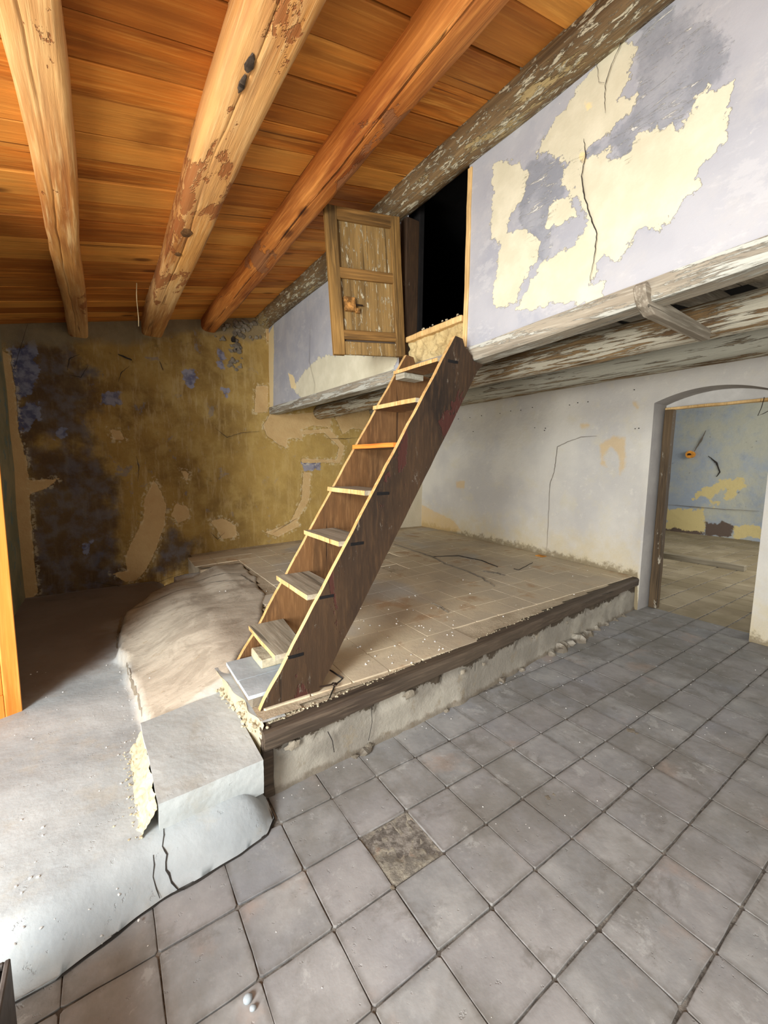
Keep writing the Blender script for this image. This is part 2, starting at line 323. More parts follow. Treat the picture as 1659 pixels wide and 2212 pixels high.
M['broken'] = s.out(c, s.noise(26, 8, .75), .03, 1)
s = NT('floor_mortar', .95)
M['mortar'] = s.out(s.mix(s.step(s.noise(20, 6, .7), .4, .6), H('5b554e'), H('8a847b')), s.noise(50, 6, .7), .006, 1)

s = NT('platform_tile', .8, .35)                # dust-covered, ochre and rust where the dust is gone
r = s.rand(); big = s.noise(1.5, 5, .6, s.coord(src='Object')); wv = s.n('ShaderNodeNewGeometry').outputs['Position']
b1 = s.noise(1.3, 5, .6, wv); b2 = s.noise(2.6, 6, .65, wv)
c = s.mix(s.step(b1, .36, .62), H('bbad96'), H('d0c0a2')); c = s.mix(s.step(b2, .54, .66, 0, .6), c, H('a57c55')); c = s.mix(s.step(s.noise(.9, 4, .5, wv), .52, .66, 0, .75), c, H('b4b2ac'))
c = s.mix(s.m_('MULTIPLY', r, .14), c, H('8d7d68')); c = s.mix(s.step(s.noise(40, 6, .7, wv), .62, .72, 0, .5), c, H('5a4c3a'))
M['ptile'] = s.out(c, s.m_('ADD', s.noise(8, 6, .65, wv), s.m_('MULTIPLY', s.noise(60, 5, .7, wv), .4)), .005, .8)
s = NT('platform_dust', .95); c = s.mix(s.step(s.noise(3, 6, .65), .4, .65), H('ab9b82'), H('c6b79d'))
M['pdust'] = s.out(c, s.noise(30, 7, .7), .012, .9)
s = NT('plinth_plaster', .92)
z = s.sep()[2]; c = s.mix(s.step(s.noise(3, 6, .6), .4, .65), H('857f74'), H('9e988b'))
c = s.mix(s.step(s.noise(9, 7, .7), .56, .66, 0, .7), c, H('8a7f6c'))
nz = s.m_('MULTIPLY', s.noise(5, 7, .75), .26)
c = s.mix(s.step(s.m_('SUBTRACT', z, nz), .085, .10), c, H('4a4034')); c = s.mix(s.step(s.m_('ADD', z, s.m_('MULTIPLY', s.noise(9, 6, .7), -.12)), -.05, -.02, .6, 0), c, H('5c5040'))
M['plinth'] = s.out(c, s.m_('ADD', s.noise(7, 7, .65), s.m_('MULTIPLY', s.noise(50, 5, .7), .3)), .012, .8)

def concrete(name, a, b, d, bump=.01, soft=1.3):
    s = NT(name, .9); c = s.mix(s.step(s.noise(1.8, 5, .6), .35, .65), a, b); c = s.mix(s.step(s.noise(5, 7, .7), .52, .7, 0, .55), c, d)
    c = s.mix(s.step(s.noise(70, 4, .7), .66, .74, 0, .5), c, tuple(q*.5 for q in a)); c = s.mix(s.step(s.noise(45, 3, .7), .72, .76, 0, .6), c, H('d9d8d2'))
    return s, c, s.m_('ADD', s.m_('MULTIPLY', s.noise(4.5, 4, .5), soft*1.4), s.m_('ADD', s.m_('MULTIPLY', s.noise(60, 3, .6), .12), s.m_('MULTIPLY', s.step(s.noise(22, 5, .65), .64, .68), -.12))), bump
s, c, h, b = concrete('smooth_cement', H('989ea0'), H('afb4b4'), H('a9a69c'), soft=.7)
mo = s.mask('mound', .1, 8, .05)
streak = s.noise(2.6, 7, .7, s.coord((.55, 1.5, 1)), 1.6)
mc = s.mix(s.step(streak, .38, .62), H('aea493'), H('bfb5a3')); mc = s.mix(s.step(s.noise(3.2, 8, .7, None, 1.2), .5, .6, 0, .5), mc, H('8f8474')); mc = s.mix(s.step(s.noise(11, 6, .7), .6, .68, 0, .4), mc, H('a08c6c'))
c = s.mix(mo, c, mc); br = s.mask('brown', .35, 5, .16); c = s.mix(s.m_('MULTIPLY', br, .7), c, H('6e5644'))  # brown tone paints the cast shade of the open door leaf
h = s.m_('ADD', h, s.m_('MULTIPLY', s.m_('MULTIPLY', mo, streak), .12))
M['cement'] = s.out(c, h, .012, .85)
s, c, h, b = concrete('step_cement', H('a2a7a6'), H('b8bbb8'), H('a09d93'), soft=.8); M['step'] = s.out(c, h, .01, .8)
s, c, h, b = concrete('pale_rubble', H('a89d82'), H('bcb297'), H('8a7a5c')); M['rubble'] = s.out(c, h, .02, 1)
s, c, h, b = concrete('grey_rubble', H('6f675a'), H('8d8474'), H('56493a')); M['grubble'] = s.out(c, h, .02, 1)
s, c, h, b = concrete('loft_earth_plaster', H('c9ad74'), H('dcc692'), H('8f7242')); M['earth'] = s.out(c, s.m_('ADD', h, s.noise(14, 8, .75)), .03, 1)

s = NT('blue_far_plaster', .9)
c = s.mix(s.step(s.noise(.9, 7, .7), .4, .62), H('97a1ae'), H('adada0')); c = s.mix(s.step(s.noise(4, 7, .7), .52, .7, 0, .5), c, H('8a93a0'))
ye = s.mask('yellow', .5, 5, .02, -.02); c = s.mix(ye, c, H('c9b883')); pu = s.mask('purple', .35, 6, .02); c = s.mix(pu, c, H('5f5148'))
c = s.mix(s.step(s.noise(7, 7, .75), .64, .68, 0, .6), c, H('5b5a55'))
M['far'] = s.out(c, s.noise(3, 7, .65), .03, .8)
s = NT('far_tile', .85); wv = s.n('ShaderNodeNewGeometry').outputs['Position']
c = s.mix(s.step(s.noise(1.2, 5, .6, wv), .4, .62), H('83775e'), H('9c9078')); c = s.mix(s.m_('MULTIPLY', s.rand(), .4), c, H('6f624d')); M['ftile'] = s.out(c, s.noise(12, 6, .65, wv), .004, .7)
def plain(name, col, rough=.8, metal=0, bsc=30, bd=.003, var=.25):
    s = NT(name, rough); s.b.inputs['Metallic'].default_value = metal
    c = s.mix(s.step(s.noise(bsc*.4, 5, .6), .35, .7, 0, 1), tuple(q*(1-var) for q in col), tuple(min(1, q*(1+var)) for q in col)); return s.out(c, s.noise(bsc, 5, .6), bd, .7)
M['jet_black'] = plain('shade_black_lining', (.006, .005, .005), 1)  # black colour stands in for the deep shade inside the loft
M['crack'] = plain('crack_shadow', (.035, .03, .026), 1)
M['crackp'] = plain('fine_crack_dust', H('6b635a'), 1)
M['iron'] = plain('old_iron', H('3b2f27'), .6, .6)
M['rust'] = plain('rusty_lock_iron', H('a5763f'), .6, .35, 60, .012, .6)
M['dark'] = plain('matte_black_case', (.012, .012, .013), .5)
M['rim'] = plain('grey_case_rim', H('4e4844'), .6)
M['straw'] = plain('pale_straw', H('d9c79a'), .8)
M['white'] = plain('whitewash', H('c9c8c4'), .9, 0, 12, .006, .1)
M['bluetile'] = plain('dusty_blue_step_tile', H('a9b2b6'), .75, 0, 14, .004, .12)
M['chip'] = plain('pale_chip', H('d8d6d0'), .9)
M['orange'] = plain('orange_scrap', H('d8923a'), .8)

# ================================================================ ROOM
XL, XR, YB, XW = 2.02, 4.83, 5.85, -0.76
SL = .2222
def roofz(x): return 2.96+SL*(x+.7)
FR = [(.56, 1.78), (1.16, 1.805), (1.88, 1.845), (2.6, 1.92), (3.4, 2.0), (4.83, 2.11)]   # foot of the platform
def fronty(x): return float(np.interp(x, [p[0] for p in FR], [p[1] for p in FR]))
def platz(x, y): return .36+.028*(y-1.9)*min(1, max(0, (x-.6)/3.2)) + mn.noise(Vector((x*1.1, y*1.1, 3)))*.008
MOUND = [(.13, 2.32), (.109, 2.61), (.078, 3.15), (.04, 3.5), (.05, 3.95), (.12, 4.4), (.36, 4.82), (.73, 5.05), (1.05, 5.08), (1.36, 5.0), (1.3, 4.3), (1.18, 3.6), (.95, 3.0), (.68, 2.55), (.57, 2.36)]
EDGE = [(-1.3, 1.40), (-.6, 1.43), (-.315, 1.443), (-.184, 1.446), (-.054, 1.486), (.092, 1.528), (.175, 1.531), (.381, 1.547), (.50, 1.58), (.548, 1.64), (.56, 1.78)]
EPOLY = EDGE+[(.60, 1.9), (.60, 6), (-1.3, 6)]
def polyd(P, x, y): return float(sdf(np.array([x]), np.array([y]), [P])[0])

# lower tiled floor
fl = bmesh.new(); box(fl, (-1.3, -2.6, -.12), (5.6, 2.2, -.008)); floor = struct(obj('floor', fl, M['mortar']))
def tile_mesh(name, size, th, seed, chip=.004, gap=(.0014, .0034), lip=.0011, ins=.985):
    r = random.Random(seed); bm = bmesh.new(); hx = (.25-gap[0])/2; hy = (.25-gap[1])/2; pts = []
    for k in range(4):
        a = [(-1,-1),(1,-1),(1,1),(-1,1)][k]; b = [(-1,-1),(1,-1),(1,1),(-1,1)][(k+1)%4]
        for t in (.03, .35, .65, .97):
            x = a[0]+(b[0]-a[0])*t; y = a[1]+(b[1]-a[1])*t; j = r.uniform(0, chip)*(1.6 if t in (.03, .97) else 1)
            pts.append((x*(hx-j*.4), y*(hy-j*.8)))
    rings = [[bm.verts.new((x, y, -th)) for x, y in pts], [bm.verts.new((x, y, -lip)) for x, y in pts],
             [bm.verts.new((x*ins, y*ins, r.uniform(-.0004, .0004))) for x, y in pts]]
    n = len(pts)
    for a, b in zip(rings, rings[1:]):
        for i in range(n): bm.faces.new([a[i], a[(i+1)%n], b[(i+1)%n], b[i]])
    bm.faces.new(rings[-1]); me = bpy.data.meshes.new(name); bm.to_mesh(me); bm.free(); return me
tm = [tile_mesh('tile', .2475, .011, i, .0045) for i in range(12)]
for m in tm: m.materials.append(M['tile'])
gx0, gy0, G = .07, .108, .25
holes = {(3, 4)}
cnt = 0
for j in range(-3, 8):
    for i in range(-2, 21):
        x = gx0+(i+.5)*G; y = gy0+(j+.5)*G
        if (x > XR+.05 and not (x < 5.15 and 1.1 < y < 2.1)) or x < -.4: continue
        if y > fronty(x)+.08 or (x < .6 and polyd(EPOLY, x, y) > .10): continue
        dx = rnd.uniform(-.001, .001)
        o = bpy.data.objects.new('tile', rnd.choice(tm)); C.objects.link(o); o.parent = floor
        o.location = (x+dx+(.012 if j == 1 else 0)*0, y+rnd.uniform(-.001, .001), rnd.uniform(-.001, .001)); cnt += 1
        o.rotation_euler = (rnd.uniform(-.004, .004), rnd.uniform(-.004, .004), rnd.choice((0, 2))*math.pi/2+rnd.uniform(-.003, .003))
        if (i, j) == (3, 4):
            bm = bmesh.new(); bmesh.ops.create_grid(bm, x_segments=22, y_segments=22, size=.123)
            for v in bm.verts:
                e = max(abs(v.co.x), abs(v.co.y))/.123; q = Vector((v.co.x*16, v.co.y*16, 2))
                dep = max(0, min(1, (v.co.x*.6+v.co.y*.9+.09+mn.noise(q)*.05)*14))*(1 if e < .97 else .35)
                v.co.z = -dep*(.009+.006*mn.noise(q*2.5)) - (.004 if e > .98 else 0)
            me = bpy.data.meshes.new('tile'); bm.to_mesh(me); bm.free(); me.materials.append(M['broken']); o.data = me; o.rotation_euler = (0, 0, 0)
# cement floor to the left, rising out of the tiles with a rounded front edge, and the swollen mound
def leftz(x, y, d):
    k = max(0, min(1, d/.17)); top = .155-.02*max(0, y-1.8)-.0*x
    z = top*(1-(1-k)**2.2)
    z += mn.noise(Vector((x*2.2, y*2.2, 1)))*.010*k+mn.noise(Vector((x*9, y*9, 5)))*.0014*k
    return z
_nx, _ny = int((1.45+1.3)/.022)+1, int((5.87-1.38)/.022)+1
_U, _V = np.meshgrid(np.linspace(-1.3, 1.45, _nx), np.linspace(1.38, 5.87, _ny), indexing='ij')
_de = sdf(_U.ravel(), _V.ravel(), [EPOLY]).reshape(_U.shape); _dm = sdf(_U.ravel(), _V.ravel(), [MOUND]).reshape(_U.shape)
hv, keepv = [], []
for i in range(_nx):
    for j in range(_ny):
        x, y, d, m = _U[i,j], _V[i,j], _de[i,j], _dm[i,j]+mn.noise(Vector((_U[i,j]*5, _V[i,j]*5, 8)))*.03
        z = leftz(x, y, d) if x < .6 else .30
        k = max(0, min(1, (m+.008)/.030)); k = k*k*(3-2*k)
        bk = 1-.55*max(0, min(1, (y-3.3)/1.5))*max(0, min(1, (1.05-x)/.25)); zm = .188+(.187*bk)*(lambda t: t*t*(3-2*t))(max(0, min(1, (x-.06)/.62)))+.015*max(0, min(1, m/.3))
        a = math.atan2(y-2.9, x-1.3); rr = math.hypot(x-1.3, (y-2.9)*.75)
        zm += .005*math.sin(rr*11+mn.noise(Vector((x*2, y*2, 0)))*3)*k + mn.noise(Vector((x*6, y*6, 3)))*.003
        z = z*(1-k)+zm*k if zm > z or k > 0 else z
        if -.034 < d < 0 and x < .58 and y < 1.85:          # pull the rim onto the drawn edge line
            bd, q = 9, None
            for a, b in zip(EDGE, EDGE[1:]):
                ex, ey = b[0]-a[0], b[1]-a[1]; t = max(0, min(1, ((x-a[0])*ex+(y-a[1])*ey)/(ex*ex+ey*ey))); px, py = a[0]+t*ex, a[1]+t*ey; dd = math.hypot(x-px, y-py)
                if dd < bd: bd, q = dd, (px, py)
            x, y = q; x += mn.noise(Vector((x*23, y*23, 0)))*.004; y += mn.noise(Vector((x*14, y*14, 0)))*.006; z = .012
        hv.append((x, y, z)); keepv.append(d > -.001 or (d > -.034 and x < .58 and y < 1.85) or (x >= .55 and m > -.05))
faces = []
for i in range(_nx-1):
    for j in range(_ny-1):
        q = (i*_ny+j, (i+1)*_ny+j, (i+1)*_ny+j+1, i*_ny+j+1)
        if all(keepv[k] for k in q): faces.append(q)
me = bpy.data.meshes.new('floor'); me.from_pydata(hv, [], faces)
HZ = np.array([q[2] for q in hv]).reshape(_nx, _ny)
def cz(x, y):
    a = (x+1.3)/2.75*(_nx-1); b = (y-1.38)/4.49*(_ny-1); i = int(min(max(a, 0), _nx-2)); j = int(min(max(b, 0), _ny-2)); a -= i; b -= j
    return float(HZ[i,j]*(1-a)*(1-b)+HZ[i+1,j]*a*(1-b)+HZ[i,j+1]*(1-a)*b+HZ[i+1,j+1]*a*b)
def ground(u, v, f):
    d = MW@np.array([(u-CX)/F_PX, (v-CY)/F_PX, 1.0]); t = .8
    while t < 9:
        q = OC+d*t
        if q[2] < f(q[0], q[1]): return q
        t += .004
    return q
def floor_crack(pts, w0, f, mat, parent, name='crack', lift=.003):
    P_ = [ground(u, v, f) for u, v in pts]; L = []; bm = bmesh.new(); prev = None
    for a, b in zip(P_, P_[1:]):
        n = max(2, int(np.linalg.norm(b-a)/.025))
        for k in range(n): L.append(a+(b-a)*k/n)
    L.append(P_[-1])
    for i, p in enumerate(L):
        d = L[min(i+1, len(L)-1)]-L[max(0, i-1)]; t = np.array([-d[1], d[0]]); t /= (np.linalg.norm(t) or 1)
        ww = w0*(.3+.7*math.sin(math.pi*(i+.5)/len(L)))*(1+.8*mn.noise(Vector((i*.8, w0*90, 0)))); j = mn.noise(Vector((i*.55, w0*70, 3)))*.011
        cur = []
        for s_ in (-1, 1):
            x, y = p[0]+t[0]*(j+ww*s_), p[1]+t[1]*(j+ww*s_); cur.append(bm.verts.new((x, y, f(x, y)+lift)))
        if prev: bm.faces.new([prev[0], cur[0], cur[1], prev[1]])
        prev = cur
    return obj(name, bm, mat, parent)
for k, arr in (('mound', _dm), ('brown', sdf(_U.ravel(), _V.ravel(), [[(-1.3, 3.15), (-.45, 3.1), (-.1, 3.45), (.02, 3.7), (.05, 4.3), (.7, 5.05), (.9, 5.9), (-1.3, 5.9)]]))):  # brown outline follows the painted shade behind the door leaf
    at_ = me.attributes.new(k, 'FLOAT', 'POINT'); at_.data.foreach_set('value', arr.ravel().astype(np.float32))
for p in me.polygons: p.use_smooth = True
cem = struct(link('floor', me, M['cement']))
# apron skirt so that the front edge closes on the tiles
E2 = []
for (a, b) in zip(EDGE, EDGE[1:]):
    n = max(1, int(math.dist(a, b)/.02))
    for t in range(n): E2.append((a[0]+(b[0]-a[0])*t/n, a[1]+(b[1]-a[1])*t/n))
E2.append(EDGE[-1]); bm = bmesh.new(); prev = None
for i, (x, y) in enumerate(E2):
    j = mn.noise(Vector((x*14, y*14, 0)))*.008; w_ = .0025+.004*mn.noise(Vector((x*7, y*7, 5)))
    a, b = E2[max(0, i-1)], E2[min(len(E2)-1, i+1)]; L = math.dist(a, b) or 1; nx, ny = -(b[1]-a[1])/L, (b[0]-a[0])/L
    cur = [bm.verts.new((x+nx*(.02+j+w_*1), y+ny*(.02+j+w_*1), .040)), bm.verts.new((x+nx*(.004+j), y+ny*(.006+j), .010)), bm.verts.new((x+nx*(j-w_-.002), y+ny*(j-w_+.001), .0022))]
    if prev:
        for q in (1,): f = bm.faces.new([prev[q], cur[q], cur[q+1], prev[q+1]]); f.material_index = q
    prev = cur
obj('broken_edge', bm, [M['step'], M['crack']], cem)

for pts, w0 in (([(262,1335),(300,1312),(340,1296),(400,1272),(450,1262)], .006), ([(262,1330),(257,1360),(252,1402)], .011), ([(272,1436),(282,1470),(298,1510),(306,1550)], .006), ([(395,1258),(450,1248),(500,1240),(530,1240)], .008), ([(520,1242),(545,1258),(570,1278)], .012), ([(440,1262),(500,1255),(525,1255)], .003),
    ([(352,1790),(352,1830),(360,1850),(358,1885),(372,1905),(397,1928)], .0028), ([(330,1850),(332,1900),(345,1945)], .002), ([(150,1300),(220,1290),(262,1296)], .005), ([(60,1300),(150,1295),(200,1272)], .006)):
    floor_crack(pts, w0, cz, M['crack'] if w0 < .004 else M['grubble'], cem)
bm = bmesh.new()
for i in range(80):
    u, v = rnd.uniform(20, 330), rnd.uniform(1430, 2050)
    if i > 50: u, v = 285+rnd.gauss(0, 14), rnd.uniform(1440, 1640)
    q = ground(u, v, cz); r_ = rnd.uniform(.0015, .0055); rock(bm, (q[0], q[1], cz(q[0], q[1])+r_*.4), r_, i, .6)
o = obj('grit', bm, M['chip'], cem); o['kind'] = 'stuff'
bm = bmesh.new()
for i in range(110):
    x = rnd.uniform(.2, 4.5); y = rnd.uniform(.5, 1.75) if i < 60 else fronty(x)-abs(rnd.gauss(0, .05))-.02; r_ = rnd.uniform(.001, .004); rock(bm, (x, y, r_*.4), r_, i, .6)
o = obj('grit', bm, M['chip'], floor); o['kind'] = 'stuff'
# walls -------------------------------------------------------------
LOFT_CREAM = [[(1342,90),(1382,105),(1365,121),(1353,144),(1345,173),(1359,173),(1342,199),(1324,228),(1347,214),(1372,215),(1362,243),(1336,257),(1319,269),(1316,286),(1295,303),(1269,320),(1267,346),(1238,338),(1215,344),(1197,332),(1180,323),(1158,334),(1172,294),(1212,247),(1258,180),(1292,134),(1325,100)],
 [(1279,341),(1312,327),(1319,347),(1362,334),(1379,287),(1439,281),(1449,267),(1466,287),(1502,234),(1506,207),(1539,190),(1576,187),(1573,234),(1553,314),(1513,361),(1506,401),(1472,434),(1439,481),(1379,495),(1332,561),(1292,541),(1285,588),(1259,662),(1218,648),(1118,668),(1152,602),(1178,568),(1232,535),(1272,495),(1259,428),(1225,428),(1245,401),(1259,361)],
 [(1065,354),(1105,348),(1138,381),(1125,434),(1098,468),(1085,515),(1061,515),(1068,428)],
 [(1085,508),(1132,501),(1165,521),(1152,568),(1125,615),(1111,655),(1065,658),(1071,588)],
 [(1198,434),(1225,430),(1245,468),(1205,488),(1178,488)], [(1272,622),(1305,608),(1299,642),(1269,662)], [(690,772),(740,768),(865,770),(835,812),(745,835),(690,850),(655,862),(632,840),(660,800)], [(1240,320),(1262,350),(1240,420),(1215,400)]]  # cream left of the hatch enlarged to paint in brighter light
LOFT_GREY = [[(1400,20),(1530,40),(1580,150),(1500,210),(1440,270),(1380,290),(1360,340),(1280,330),(1200,440),(1180,560),(1130,520),(1120,440),(1150,350),(1300,330),(1380,220),(1390,110)]]
LOFT_YEL = [[(1262,216),(1278,222),(1275,236),(1265,232)],[(1252,330),(1264,334),(1264,352),(1254,346)],[(622,805),(634,812),(640,840),(628,838)],[(560,760),(590,700),(592,760),(590,880),(576,880)]]
OP = (2.05, 2.62, 2.335, 3.44)                  # hatch opening y0 y1 z0 z1 (reaches down to the sill wall)
def lbot(y): return float(np.interp(y, [-2.6, .54, 1.9, 5.85], [2.52, 2.386, 2.32, 2.343]))
def P_loft(y, t):
    z0 = lbot(y); z = z0+(3.62-z0)*t
    return (XL+mn.noise(Vector((0, y*1.3, z*1.3)))*.012, y, z)
nY = [(-2.6, 2.05), (2.675, 5.85)]
def mk(polys, xy=None): return [[(p[0], p[1]) for p in on(0, XL, P)] for P in polys]
for (a, b) in nY:
    nu = int((b-a)/.02); nv = 60
    ys = np.linspace(a, b, nu+1); ts = np.linspace(0, 1, nv+1); Y, T = np.meshgrid(ys, ts, indexing='ij'); vv = [P_loft(y, t) for y, t in zip(Y.ravel(), T.ravel())]
    ff = [(i*(nv+1)+j, i*(nv+1)+j+1, (i+1)*(nv+1)+j+1, (i+1)*(nv+1)+j) for i in range(nu) for j in range(nv)]
    me = bpy.data.meshes.new('wall_loft'); me.from_pydata(vv, [], ff); A = np.array(vv)
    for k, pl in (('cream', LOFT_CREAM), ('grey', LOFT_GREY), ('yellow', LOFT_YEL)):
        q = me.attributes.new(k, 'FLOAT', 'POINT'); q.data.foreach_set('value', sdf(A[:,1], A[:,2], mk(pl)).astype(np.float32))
    for p in me.polygons: p.use_smooth = True
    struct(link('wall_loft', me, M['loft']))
def ribbon(name, pts, ax, val, w0, mat, parent, off=.004, seg=6):
    """crack: an irregular narrow strip following the photographed line, set in the plaster surface"""
    P = [at(u, v, ax, val) for u, v in pts]; bm = bmesh.new(); L = []; n = 0
    for a, b in zip(P, P[1:]):
        for k in range(seg): L.append(a+(b-a)*k/seg)
    L.append(P[-1]); N = len(L); prev = None
    for i, p in enumerate(L):
        q = p.copy(); o = [k for k in (0,1,2) if k != ax]
        j = mn.noise(Vector((i*.7, val, 3)))*.006
        w_ = w0*(.35+.65*math.sin(math.pi*min(1, (i+.6)/N)))*(.7+.6*abs(mn.noise(Vector((i*.9, 5, 1)))))
        q[ax] -= off
        if ax == 2: q[ax] += 2*off
        d = L[min(i+1, N-1)]-L[max(i-1, 0)]; t = np.array([-d[o[1]], d[o[0]]]); t /= (np.linalg.norm(t) or 1)
        a_, b_ = q.copy(), q.copy(); a_[o] += t*(w_+j); b_[o] += t*(j-w_)
        cur = [bm.verts.new(a_), bm.verts.new(b_)]
        if prev: bm.faces.new([prev[0], cur[0], cur[1], prev[1]])
        prev = cur
    return obj(name, bm, mat, parent)
wl = bpy.data.objects['wall_loft']
ribbon('crack', [(1352,55),(1340,100),(1322,140),(1309,180),(1307,210),(1308,245)], 0, XL-.012, .0022, M['crack'], wl)
ribbon('crack', [(1262,300),(1266,335),(1257,380),(1262,420),(1275,465),(1290,505),(1286,545),(1275,607)], 0, XL-.012, .0035, M['crack'], wl)
ribbon('crack', [(1281,118),(1292,150),(1294,178),(1307,180)], 0, XL-.012, .0012, M['crackp'], wl)
ribbon('crack', [(670,700),(668,780),(680,830),(677,870)], 0, XL-.010, .0025, M['crackp'], bpy.data.objects['wall_loft.001'])
# unlit loft behind the hatch, its darkness painted on the lining
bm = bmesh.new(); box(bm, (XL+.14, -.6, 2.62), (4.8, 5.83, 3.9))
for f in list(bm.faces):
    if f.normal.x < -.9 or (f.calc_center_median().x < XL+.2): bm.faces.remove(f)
struct(obj('wall_inner', bm, M['jet_black']))
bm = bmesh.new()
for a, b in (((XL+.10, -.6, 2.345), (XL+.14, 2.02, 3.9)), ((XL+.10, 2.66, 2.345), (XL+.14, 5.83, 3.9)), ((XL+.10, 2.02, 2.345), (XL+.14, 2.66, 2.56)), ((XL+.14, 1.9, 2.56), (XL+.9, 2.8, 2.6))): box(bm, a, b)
struct(obj('wall_inner', bm, M['jet_black']))
# hatch opening: jambs, sill and broken earth wall beneath
hf = thing('hatch_frame', 'worn pale timber frame and sill around the black loft opening', 'frame', (XL, 2.33, 2.54))
def child(o, par):
    o.parent = par; o.matrix_parent_inverse = Matrix.Translation(-par.location); return o
bm = rough_box((XL-.012, 2.022, 2.335), (XL+.10, 2.056, 3.42), .004, 8, .005, 7, 3); child(obj('jamb', bm, M['edge']), hf)
bm = rough_box((XL-.022, 2.668, 2.345), (XL+.10, 2.745, 3.42), .004, 8, .003, 7, 4); child(obj('jamb', bm, M['ladder']), hf)
bm = rough_box((XL-.025, 2.058, 2.505), (XL+.12, 2.665, 2.545), .006, 6, .005, 9, 5); child(obj('sill', bm, M['edge']), hf)
def P_sill(y, z): return (XL+.01+abs(mn.noise(Vector((0, y*9, z*16))))*.035+mn.noise(Vector((2, y*30, z*40)))*.01, y, z)
child(grid('earth_infill', P_sill, (2.058, 2.67), (2.325, 2.52), .008, M['earth']), hf)
bm = bmesh.new()
for i in range(60):
    y = rnd.uniform(2.07, 2.6); rock(bm, (XL+rnd.uniform(-.01, .1), y, 2.548+rnd.uniform(0, .012)), rnd.uniform(.004, .011), i, .7)
o = child(obj('debris', bm, M['rubble']), hf); o['kind'] = 'stuff'

# back wall
OC_CREAM = [[(333,1035),(347,1059),(359,1088),(357,1132),(338,1185),(318,1228),(294,1255),(270,1257),(241,1238),(275,1233),(270,1204),(289,1161),(309,1122),(313,1074)],
 [(381,1088),(405,1093),(412,1117),(386,1132),(369,1112)],
 [(586,886),(622,895),(675,891),(718,895),(714,924),(675,920),(651,929),(656,948),(622,948),(620,970),(598,958),(574,939),(569,919)],
 [(552,833),(579,833),(579,891),(550,891)], [(723,900),(800,885),(790,930),(760,925),(740,939)],
 [(-30,740),(22,765),(35,860),(40,930),(60,1000),(65,1080),(72,1180),(82,1280),(40,1320),(-30,1300)], [(60,1038),(128,1034),(100,1055),(60,1070)],
 [(640,930),(712,925),(745,965),(735,1000),(725,1000),(732,965),(700,935),(650,940)], [(650,990),(735,993),(735,1000),(652,1000)], [(655,1020),(672,1020),(668,1080),(640,1130),(625,1130),(650,1080)], [(452,1125),(480,1118),(510,1135),(512,1160),(480,1165),(465,1140)],
 [(235,925),(260,930),(270,950),(245,950)], [(573,700),(583,700),(583,735),(573,740)], [(390,1015),(410,1022),(404,1042),(398,1030)], [(570,1150),(640,1125),(650,1135),(600,1160)]]
OC_BLUE = [[(392,805),(420,795),(425,815),(415,840),(400,830)], [(470,745),(485,760),(482,810),(472,790)], [(20,755),(75,735),(85,800),(70,850),(30,870),(20,800)], [(25,880),(80,865),(85,900),(60,930),(30,930)],
 [(215,850),(258,845),(262,875),(220,878)], [(650,998),(700,992),(690,1012),(660,1018)], [(120,925),(145,925),(143,945),(122,945)], [(640,895),(655,895),(655,915),(643,915)], [(720,890),(750,895),(740,905),(722,902)],
 [(170,1180),(200,1170),(190,1200)], [(480,838),(492,840),(490,860),(482,858)]]
OC_DARK = [[(40,960),(180,960),(240,1020),(245,1120),(265,1230),(280,1300),(60,1310),(60,1100)], [(370,1140),(420,1170),(400,1220),(330,1240)], [(30,700),(200,800),(200,960),(40,950)]]  # dark stain, with the shade of the left corner painted in
OC_TOP = [[(-40,650),(600,650),(600,715),(540,735),(420,712),(280,745),(200,738),(120,750),(-40,740)]]
def mb(pl): return [on(1, YB, P) for P in pl]
def P_back(x, z): return (x, YB+mn.noise(Vector((x*1.2, 0, z*1.2)))*.025+mn.noise(Vector((x*5, 2, z*5)))*.008, z)
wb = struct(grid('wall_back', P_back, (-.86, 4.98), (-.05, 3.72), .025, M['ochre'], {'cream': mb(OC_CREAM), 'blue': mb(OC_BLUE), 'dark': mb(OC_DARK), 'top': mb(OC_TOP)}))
for pts, w_ in (([(465,925),(490,945),(520,935),(560,932)], .006), ([(295,985),(300,1010),(298,1040)], .006), ([(145,800),(150,775),(172,765)], .007), ([(60,700),(30,800)], .004), ([(150,810),(175,815),(190,790)], .006), ([(255,825),(262,805),(280,790)], .006), ([(705,947),(745,948),(775,945)], .005), ([(455,1150),(470,1165),(485,1150)], .006), ([(590,1150),(640,1120)], .005), ([(190,1255),(270,1268),(330,1262),(400,1235)], .006), ([(255,765),(285,778)], .014), ([(345,780),(352,800)], .009)):
    ribbon('crack', pts, 1, YB-.03, w_*(.55 if w_ < .01 else .8), M['crack'], wb)
# crumbled masonry where the log enters the wall
bm = bmesh.new()
for i in range(70):
    u = 520+rnd.gauss(0, 26); v = rnd.uniform(700, 800) if rnd.random() < .5 else 705+rnd.gauss(0, 14)
    if v > 735: u = 508+rnd.gauss(0, 9)
    p = at(u, v, 1, YB-.01)
    if p[0] < 1.93 and p[2] < roofz(p[0])-.02: rock(bm, (p[0], YB-.012, p[2]), rnd.uniform(.012, .042), i, .9, .5)
o = obj('rubble', bm, M['grubble'], wb); o['kind'] = 'stuff'
bm = bmesh.new()
p = at(502, 735, 1, YB); rock(bm, (p[0], YB-.035, p[2]), .035, 3, 1.4); p = at(510, 755, 1, YB); rock(bm, (p[0], YB-.03, p[2]), .02, 4, 1.2)
obj('hole', bm, M['crack'], wb)

